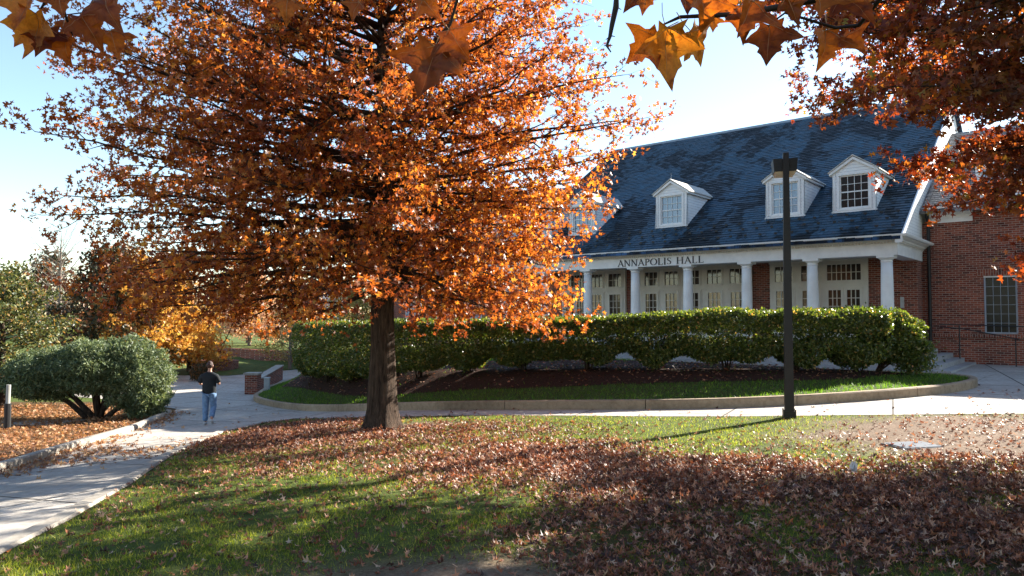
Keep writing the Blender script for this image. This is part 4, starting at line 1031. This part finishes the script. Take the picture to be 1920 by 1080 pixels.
# loose rounded shrub at the right end of the hedge
z0=float(islZ(10.35,18.75)); es=empty('hedge_shrub',(10.05,18.75,z0)); tag(es,'loose rounded green shrub drooping at the right end of the hedge before the steps','shrub')
n=15000; d=rng.normal(size=(n,3)); d/=np.linalg.norm(d,axis=1,keepdims=True)
r=np.where(rng.rand(n)<.6,1-np.abs(rng.normal(size=n))*.08,rng.rand(n)**.45)*(1+.12*np.sin(d[:,0]*6)*np.sin(d[:,2]*7)+.07*np.sin(d[:,1]*11))
Pp=d*r[:,None]*np.array([.85,.75,.68])+np.array([-.05,0,.98]); q=Pp[:,0]>.2; Pp[q,2]=Pp[q,2]*1.0-(Pp[q,0]-.2)*.32
q2=rng.rand(n)<.18; Pp[q2]=rng.normal(size=(q2.sum(),3))*np.array([.22,.22,.26])+np.array([.42,-.1,.42])
Pp=Pp[Pp[:,2]>.05]
leaves('foliage',Pp,.085,RHOMB,HEDGE,es,rng,'any',.3,.3)
mb=MB()
for k in range(7):
    a=rng.uniform(-.6,.9); mb.tube([(-.55+rng.normal()*.05,.0,-.05),(-.2,rng.normal()*.1,.28+rng.rand()*.15),(.35*math.cos(a),.4*math.sin(a),.75+rng.rand()*.3)],[.03,.02,.008],5)
mb.build('stems',BARK,es,smooth=True)

# ------------------------------------------------------------------ grass
GRASS=leaf_mat('grass_blade',[(0,(.05,.075,.010)),(.45,(.115,.150,.018)),(.75,(.22,.23,.035)),(1,(.38,.33,.11))],.5,.5,.3,(1.9,2.0,.6))
rng=np.random.RandomState(8)
def scatter(x0,x1,y0,y1,n): return rng.uniform(x0,x1,n),rng.uniform(y0,y1,n)
def vis(X,Y,mg=.06):  # keep what the photo's side of the lawn could show, with a margin for a step aside
    return (np.abs(X)<Y*.75+1.2)
parts=[]
for (y0,y1,dn) in ((3.9,6.5,3300),(6.5,9,2300),(9,12,1500),(12,21,950)):
    A=(y1-y0)*24; X,Y=scatter(-8,16,y0,y1,int(A*dn))
    k=inpoly(X,Y,LAWN)&vis(X,Y)&(dist_poly(X,Y,LAWN[1:17],False)>.10*vnoise(X,Y,.3,50)); X=X[k];Y=Y[k]
    pk=(1-bare(X,Y)*1.15)*(1-np.clip(ldens(X,Y)*1.0-.25,0,.8))*np.clip(-.15+1.7*vnoise(X,Y,.35,51)*(.4+vnoise(X,Y,1.1,53)),.12,1)+.55*np.exp(-(((X-3)/4.6)**4+((Y-13)/2.0)**4))*(1-bare(X,Y)); k=rng.rand(len(X))<pk
    parts.append(np.column_stack([X[k],Y[k]]))
XY=np.vstack(parts)
hz=rng.uniform(.018,.042,len(XY))*(1+.5*vnoise(XY[:,0],XY[:,1],.5,52))
Pg=np.column_stack([XY,G(XY[:,0],XY[:,1])-.004])
BL=np.array([(-.075,0),(.075,0),(.02,1)])
NG=len(Pg)
lawn=leaves('lawn_grass',Pg,hz,BL,GRASS,None,rng,'up',0,.9,.45,'stuff')
X,Y=scatter(-11,13,14,36,260000); k=inpoly(X,Y,inset(ISLs,.2)); X=X[k];Y=Y[k]
db=inpoly(X,Y,bed); k=(~db)|(rng.rand(len(X))<.03); X=X[k];Y=Y[k]
hz=rng.uniform(.04,.10,len(X)); Pg=np.column_stack([X,Y,islZ(X,Y)-.005])
GRASS2=leaf_mat('island_grass_blade',[(0,(.04,.085,.012)),(.6,(.075,.14,.02)),(1,(.16,.23,.04))],.5,.5,.3,(1.7,1.9,.6))
leaves('island_grass',Pg,hz,BL*np.array([1.3,1]),GRASS2,None,rng,'up',0,.9,.45,'stuff')
# far verges beyond the road
FARG=simple('far_turf',(.085,.11,.03),.9,.1,0,.35,5,.5)
vg=drape('grass_verge',[(-26,42.3),(-18,39.0),(-15.3,38.8),(-13.6,40.8),(-12.5,41.4),(-11,41.3),(-10.4,43),(-8,48),(-6,60),(-20,90),(-60,90),(-60,46)],1.0,lambda X,Y:G(X,Y)+.02,FARG); tag(vg,kind='structure')

# ------------------------------------------------------------------ fallen leaves
FALL=leaf_mat('fallen_leaf',[(0,(.035,.014,.009)),(.33,(.11,.038,.020)),(.62,(.25,.085,.040)),(.85,(.40,.19,.10)),(.965,(.55,.38,.26)),(1,(.52,.12,.02))],.25,.5,.4,(1.3,1,.7))
X,Y=scatter(-8,14,3.9,20.5,700000); k=inpoly(X,Y,LAWN)&vis(X,Y); X=X[k];Y=Y[k]
D=ldens(X,Y); k=rng.rand(len(X))<D*np.interp(Y,[4,9,16],[.50,.50,.42]); X=X[k];Y=Y[k];D=D[k]
Z=G(X,Y)+.008+(rng.rand(len(X))*.06+.05*np.clip(vnoise(X,Y,.3,71)-.35,0,1))*np.clip(D,0,1)
leaves('fallen_leaves',np.column_stack([X,Y,Z]),rng.uniform(.04,.088,len(X)),OAK*np.array([.85,1.0]),FALL,None,rng,'flat',.9,.8,.35,'stuff'); NF=len(X)
# drifts along the left bank and the path kerb
X,Y=scatter(-19,-6,5,26,70000); lkd=dist_poly(X,Y,LK,False); lpoly=[(-30,2)]+LK+[(-14,27),(-30,30)]
bank=inpoly(X,Y,lpoly); onp=(~bank)&inpoly(X,Y,PAV)
n1=vnoise(X,Y,.6,61)
p=np.where(bank,.42*(.5+n1),np.where(onp,np.exp(-(lkd/.45)**2)*.5*(n1>.35)+ .5*np.exp(-(((X+7.3)/.9)**2+((Y-13.4)/1.6)**2))*(n1>.4)+.004,0))
k=rng.rand(len(X))<p; X=X[k];Y=Y[k]
leaves('leaf_drift',np.column_stack([X,Y,G(X,Y)+.018+rng.rand(len(X))*.04]),rng.uniform(.08,.13,len(X)),OAK,leaf_mat('drift_leaf',[(0,(.16,.06,.025)),(.5,(.34,.15,.06)),(1,(.52,.32,.17))],.3),None,rng,'flat',.45,.45,.5,'stuff')
X,Y=scatter(-10,12,16,30,9000); k=inpoly(X,Y,bed); X=X[k];Y=Y[k]
X2,Y2=scatter(-7,12,12,19,500); k=inpoly(X2,Y2,PAV)&~inpoly(X2,Y2,ISLs)&~inpoly(X2,Y2,LAWN); X2=X2[k];Y2=Y2[k]
P_=np.vstack([np.column_stack([X,Y,islZ(X,Y)+.03]),np.column_stack([X2,Y2,G(X2,Y2)+.02])])
leaves('scattered_leaves',P_,.09,OAK,FALL,None,rng,'flat',.4,.4,.4,'stuff')
# litter
li=MB(); rg=np.random.RandomState(4)
for k in range(14):
    a=rg.uniform(0,6.28); b=rg.uniform(0,6.28); li.face([(rg.normal()*.02,rg.normal()*.02,.01),(math.cos(a)*.045,math.sin(a)*.045,.03+rg.rand()*.08),(rg.normal()*.015,rg.normal()*.015,.11+rg.rand()*.05),(math.cos(b)*.04,math.sin(b)*.04,.02+rg.rand()*.07)])
o=li.build('paper_litter',simple('tissue_white',(.62,.56,.52),.8),None,loc=(3.89,8.19,float(G(3.89,8.19))+.03)); tag(o,'crumpled pale paper standing among the fallen leaves at right','litter')

# ------------------------------------------------------------------ the overhanging maple (trunk behind the viewer)
MAPLE=np.array([(0,0),(.10,-.05),(.30,-.13),(.27,.03),(.34,.12),(.50,.17),(.74,.40),(.54,.42),(.36,.45),(.25,.52),(.29,.66),(.19,.72),(.10,.86),(0,1.08),(-.10,.86),(-.19,.72),(-.29,.66),(-.25,.52),(-.36,.45),(-.54,.42),(-.74,.40),(-.50,.17),(-.34,.12),(-.27,.03),(-.30,-.13),(-.10,-.05)])
def maple_mat():
    m,nt,o=M('maple_leaf_brown'); oi=N(nt,'ShaderNodeObjectInfo'); v=objco(nt)
    r=ramp(nt,oi.outputs['Random'],[(0,(.14,.040,.008)),(.4,(.24,.070,.010)),(.8,(.34,.115,.014)),(1,(.45,.20,.03))])
    n=noise(nt,22,5,.65,v); sp=ramp(nt,n.outputs[0],[(.33,(.4,.25,.2)),(.46,(1,.9,.9)),(.75,(1.15,1.3,1.2))])
    n2=noise(nt,120,3,.6,v); s2=ramp(nt,n2.outputs[0],[(.3,(.8,.75,.7)),(.6,(1.05,1.05,1.05))])
    c=mixc(nt,1,mixc(nt,1,r.outputs[0],sp.outputs[0],'MULTIPLY'),s2.outputs[0],'MULTIPLY')
    p=N(nt,'ShaderNodeBsdfPrincipled'); L(nt,c,p.inputs['Base Color']); p.inputs['Roughness'].default_value=.45
    b=N(nt,'ShaderNodeBump',inp={'Strength':.3,'Distance':.003}); L(nt,n2.outputs[0],b.inputs['Height']); L(nt,b.outputs[0],p.inputs['Normal'])
    t=N(nt,'ShaderNodeBsdfTranslucent'); L(nt,mixc(nt,1,c,(1.9,1.5,.7),'MULTIPLY'),t.inputs[0])
    mx=N(nt,'ShaderNodeMixShader'); mx.inputs[0].default_value=.68; L(nt,p.outputs[0],mx.inputs[1]); L(nt,t.outputs[0],mx.inputs[2]); L(nt,mx.outputs[0],o.inputs[0]); return m
MAPM=maple_mat(); VEIN=simple('leaf_vein',(.42,.20,.08),.6); TWIG=simple('dark_twig',(.03,.018,.012),.8)
limbs=[(3.0+4.2*i/21,i*GA,float(np.interp(i/21,[0,.5,1],[3.0,2.7,.8])),.9) for i in range(22)]
mt,nm=grow_tree('maple_tree','maple whose big brown leaves hang into the top of the picture close to the viewer','tree',(3.9,-3.6),7.6,.2,limbs,BARK,MAPM,91,sub_n=7,dens=16,lsize=.14,shape=MAPLE,flare=1.3,twig=.4,spread=.12)
mo=mt.location.copy()
def big_leaf(pos,size,roll,pitch,yaw,rg,petiole=None):
    """leaf with its petiole joint at pos; roll = direction of the tip in the x-z plane (radians, 0 = up)"""
    ol=MAPLE*size; c=np.array([0,.38*size]); V=[];f=[];K=len(ol)
    asym=rg.uniform(.7,1.2); fold=rg.uniform(.1,.9); cu=rg.uniform(-1.1,1.3); cx=rg.uniform(-.4,.4)
    def zf(x,y): 
        u=x/size; v=y/size; return size*(-fold*abs(u)*.7+cu*(v-.4)**2*.6+cx*u*u+.035*math.sin(u*17+v*9))
    rings=[1.0,.78,.55,.3]
    for q in rings:
        for (x,y) in ol:
            X_=c[0]+(x-c[0])*q; Y_=c[1]+(y-c[1])*q; X_*=asym if X_>0 else 1; V.append((X_,zf(X_,Y_),Y_))
    V.append((c[0],zf(c[0],c[1]),c[1])); ci=len(V)-1
    for r_ in range(3):
        for k in range(K): k2=(k+1)%K; f.append((r_*K+k,r_*K+k2,(r_+1)*K+k2,(r_+1)*K+k))
    for k in range(K): f.append((3*K+k,3*K+(k+1)%K,ci))
    mi=[0]*len(f)
    mb=MB(); mb.v=V; mb.f=f; mb.m=mi
    for tx,ty in ((0,1.0),(.66,.38),(-.66,.38),(.26,-.09),(-.26,-.09)):
        pts=[]
        for s in np.linspace(0,.93,6):
            x=tx*size*s*(asym if tx>0 else 1); y=ty*size*s; pts.append((x,zf(x,y)-.0006,y))
        mb.tube(pts,[.0011*(1-.8*i/5) for i in range(6)],4,1,cap=False)
    mb.tube([(0,0,0),(.004,.01,-.03),(.0,.02,-.055)],.0012,4,1)
    o=mb.build('leaf',[MAPM,VEIN],mt,smooth=True)
    o.matrix_local=Matrix.Translation(Vector(pos)-mo)@Matrix.Rotation(yaw,4,'Z')@Matrix.Rotation(roll,4,'Y')@Matrix.Rotation(pitch,4,'X')
    return o
def spot(px,py,d): return Vector(((px-960)/F*d,d,1.65+(HZ-py)/F*d))
rg=np.random.RandomState(12)
# petiole joint (px,py), distance, length m, direction of tip in degrees (0 up, 90 right, 180 down)
BL_=[(1252,45,1.62,.125,172),(1300,52,1.66,.105,128),(1236,62,1.64,.095,236),(1450,42,1.7,.105,183),(1560,48,1.72,.095,192),(1590,62,1.74,.085,140),
 (1418,-6,1.6,.11,205),(1395,2,1.66,.10,172),(1484,-18,1.62,.10,160),(1545,-28,1.58,.13,118),(1590,-22,1.6,.12,150),(1222,-30,1.6,.09,190),(1205,-25,1.66,.08,215),(1325,-22,1.58,.11,172),(1285,-28,1.62,.11,190),(1355,-10,1.72,.09,150),(1345,22,1.75,.05,185),
 (815,82,2.05,.15,196),(840,48,2.0,.11,150),(846,92,2.1,.10,160),(858,100,2.1,.09,178),(790,-10,2.0,.10,140),
 (40,-12,1.9,.11,190),(62,20,1.92,.12,196),(78,48,1.95,.11,185),(108,60,1.95,.11,172),(96,-16,1.9,.09,165),(140,20,1.95,.11,150),(178,-20,1.9,.14,150),(196,48,2.0,.10,165),(128,34,2.0,.10,210),(42,46,1.98,.09,205),
 (532,-14,2.1,.10,182),(668,-6,2.2,.09,200)]
for li_,(px,py,d,sz,an) in enumerate(BL_):
    a=R(an); big_leaf(spot(px,py,d),sz*(1.05 if li_ in (0,3,4,17) else rg.uniform(.72,1.0)),a,rg.uniform(-.5,.5),rg.uniform(-.45,.45),rg)
def br(pts,r0,r1,n=7):
    mb=MB(); P=[Vector(p)-mo for p in pts]; k=len(P); mb.tube([tuple(p) for p in P],[r0+(r1-r0)*i/(k-1) for i in range(k)],n); mb.build('branch',TWIG,mt,smooth=True)
hub=Vector((3.9,-3.6,0.45))
top=Vector((3.87,-3.6,3.6))
br([top,(3.2,-1.5,3.3),(2.2,.3,2.9),spot(1700,-60,1.5),spot(1560,-14,1.62),spot(1400,18,1.68),spot(1280,24,1.66),spot(1245,40,1.66)],.018,.002)
br([spot(1700,-60,1.5),spot(1620,40,1.7),spot(1575,45,1.72),spot(1480,16,1.7),spot(1450,38,1.7)],.006,.002)
br([(2.2,.3,2.9),(1.1,1.2,2.75),spot(1160,-30,1.7),spot(1158,4,1.7),spot(1150,40,1.7),spot(1146,62,1.7),spot(1140,80,1.7),spot(1148,92,1.7)],.012,.0015)
for a,b in (((1158,4),(1168,10)),((1146,62),(1138,68)),((1147,60),(1156,62)),((1142,78),(1134,80)),((1142,78),(1151,79))): br([spot(*a,1.7),spot(*b,1.7)],.0018,.0008,4)
br([(1.1,1.2,2.75),(.3,1.6,2.75),spot(870,-60,2.0),spot(842,40,2.02),spot(815,78,2.05)],.010,.0018)
br([(.3,1.6,2.75),(-.6,1.8,2.85),(-1.2,1.9,2.75),spot(90,-40,1.9),spot(110,20,1.95),spot(125,60,1.98)],.012,.0018)
br([spot(90,-40,1.9),spot(60,15,1.92),spot(78,46,1.95)],.004,.0015)
br([spot(330,-60,1.95),spot(230,-20,1.95),spot(150,15,1.95),spot(110,20,1.95)],.003,.0015)

# ------------------------------------------------------------------ the walking person
def skin(name,nodes,edges,mat,parent,sub=2,root=0):
    me=bpy.data.meshes.new(name); me.from_pydata([n[0] for n in nodes],edges,[]); o=bpy.data.objects.new(name,me); COL.objects.link(o)
    md=o.modifiers.new('s','SKIN'); md.use_smooth_shade=True; md.branch_smoothing=.4
    sb=o.modifiers.new('u','SUBSURF'); sb.levels=sub; sb.render_levels=sub
    sv=me.skin_vertices[0].data
    for i,n in enumerate(nodes):
        r=n[1]; sv[i].radius=r if hasattr(r,'__len__') else (r,r); sv[i].use_root=(i==root)
    dg=bpy.context.evaluated_depsgraph_get(); dg.update(); m2=bpy.data.meshes.new_from_object(o.evaluated_get(dg)); m2.name=name
    bpy.data.objects.remove(o); m2.materials.clear(); m2.materials.append(mat); m2.polygons.foreach_set('use_smooth',[True]*len(m2.polygons))
    return link(name,m2,parent)
SKIN=simple('skin',(.42,.22,.15),.55,.4,0,.06,20,.03); JEANS=simple('blue_denim',(.13,.22,.36),.85,.15,0,.28,14,.35); SHIRT=simple('black_tshirt',(.016,.020,.024),.85,.2,0,.3,7,.35)
HAIR=simple('brown_hair',(.055,.022,.014),.6,.4,0,.5,60,.9); SHOE=simple('light_shoe',(.42,.42,.42),.6,.3,0,.2,12,.2)
pg=float(G(-8.6,20.1))+.01
pe=empty('person',(-8.5,20.1,pg),R(6)); tag(pe,'person seen from behind in black t-shirt and blue jeans walking up the path','person')
nd=[((0,0,.95),(.13,.09)),((0,-.01,1.12),(.12,.085)),((0,-.02,1.30),(.125,.08)),((0,-.01,1.40),(.08,.06)),((0,.01,1.49),.052),((0,.025,1.55),(.055,.062)),((0,.035,1.63),(.072,.088)),((0,.03,1.70),(.05,.06))]
ed_=[(i,i+1) for i in range(7)]
def add(p,r,par): nd.append((p,r)); ed_.append((par,len(nd)-1)); return len(nd)-1
for sx,leg in ((-1,((.10,.03,.50),(.105,.03,.09),(.11,.13,.035))),(1,((.10,.07,.50),(.125,-.20,.22),(.14,-.15,.10)))):
    h=add((sx*.09,0,.88),.088,0); k=add((sx*leg[0][0],leg[0][1],leg[0][2]),.058,h); a=add((sx*leg[1][0],leg[1][1],leg[1][2]),.036,k); add((sx*leg[2][0],leg[2][1],leg[2][2]),(.035,.025),a)
    s_=add((sx*.17,-.01,1.365),.045,3); e=add((sx*.265,.0,1.13),.040,s_); w_=add((sx*.185,.20,1.10),.027,e); pa=add((sx*.15,.265,1.12),(.030,.016),w_)
    for q,(dx,ln) in enumerate(((-.024,.055),(-.008,.065),(.008,.062),(.024,.05))):
        f1=add((sx*(.14-dx*.3),.295,1.12+dx),.0085,pa); add((sx*.115,.295+ln*.45,1.125+dx),.0075,f1); 
    t_=add((sx*.135,.25,1.15),.010,w_); add((sx*.115,.275,1.17),.0085,t_)
body=skin('body',nd,ed_,SKIN,pe,2,0)
J=[((0,0,1.0),(.18,.125)),((-.092,0,.84),(.108,.11)),((-.102,.03,.50),.090),((-.106,.03,.30),.080),((-.106,.03,.08),.078),((.092,0,.84),(.108,.11)),((.102,.07,.50),.090),((.115,-.07,.34),.080),((.125,-.185,.21),.076)]
skin('jeans',J,[(0,1),(1,2),(2,3),(3,4),(0,5),(5,6),(6,7),(7,8)],JEANS,pe,2,0)
T=[((0,0,.84),(.20,.15)),((0,-.01,1.02),(.205,.145)),((0,-.02,1.24),(.225,.145)),((0,-.01,1.39),(.18,.12)),((0,.005,1.485),(.078,.072)),((-.185,-.01,1.345),.098),((-.265,-.005,1.15),.080),((.185,-.01,1.345),.098),((.265,-.005,1.15),.080)]
skin('t_shirt',T,[(0,1),(1,2),(2,3),(3,4),(3,5),(5,6),(3,7),(7,8)],SHIRT,pe,2,1)
Hn=[((0,-.015,1.56),(.066,.05)),((0,-.005,1.63),(.105,.10)),((0,.01,1.69),(.10,.10)),((0,.005,1.735),(.075,.07)),((-.03,-.02,1.765),.03)]
skin('hair',Hn,[(0,1),(1,2),(2,3),(3,4)],HAIR,pe,2,0)
for sx,(ax,ay,az,tx,ty,tz) in ((-1,(-.106,-.03,.035,-.112,.16,.03)),(1,(.128,-.225,.155,.145,-.12,.035))):
    mx_=((ax+tx)/2,(ay+ty)/2,(az+tz)/2)
    skin('shoe',[((ax,ay,az+.01),(.042,.042)),(mx_,(.046,.036)),((tx,ty,tz),(.042,.028))],[(0,1),(1,2)],SHOE,pe,2,0)
m=MB()
for sx in (-1,1): m.tube([(sx*.03,.112,1.645),(sx*.03,.124,1.645)],.010,8)
m.build('eyes',simple('eye_dark',(.02,.02,.02),.2),pe)
m=MB(); m.hexa([(-.014,.105,1.60),(.014,.105,1.60),(.008,.105,1.645),(-.008,.105,1.645),(-.010,.138,1.605),(.010,.138,1.605),(.004,.122,1.645),(-.004,.122,1.645)]); m.build('nose',SKIN,pe)
m=MB(); m.tube([(-.025,.110,1.578),(0,.118,1.577),(.025,.110,1.578)],.005,6); m.build('mouth',simple('lips',(.35,.12,.10),.5),pe)
for sx in (-1,1):
    m=MB(); m.tube([(sx*.078,.03,1.595),(sx*.088,.025,1.625),(sx*.085,.02,1.655)],[.008,.014,.010],8); m.build('ear',SKIN,pe,smooth=True)
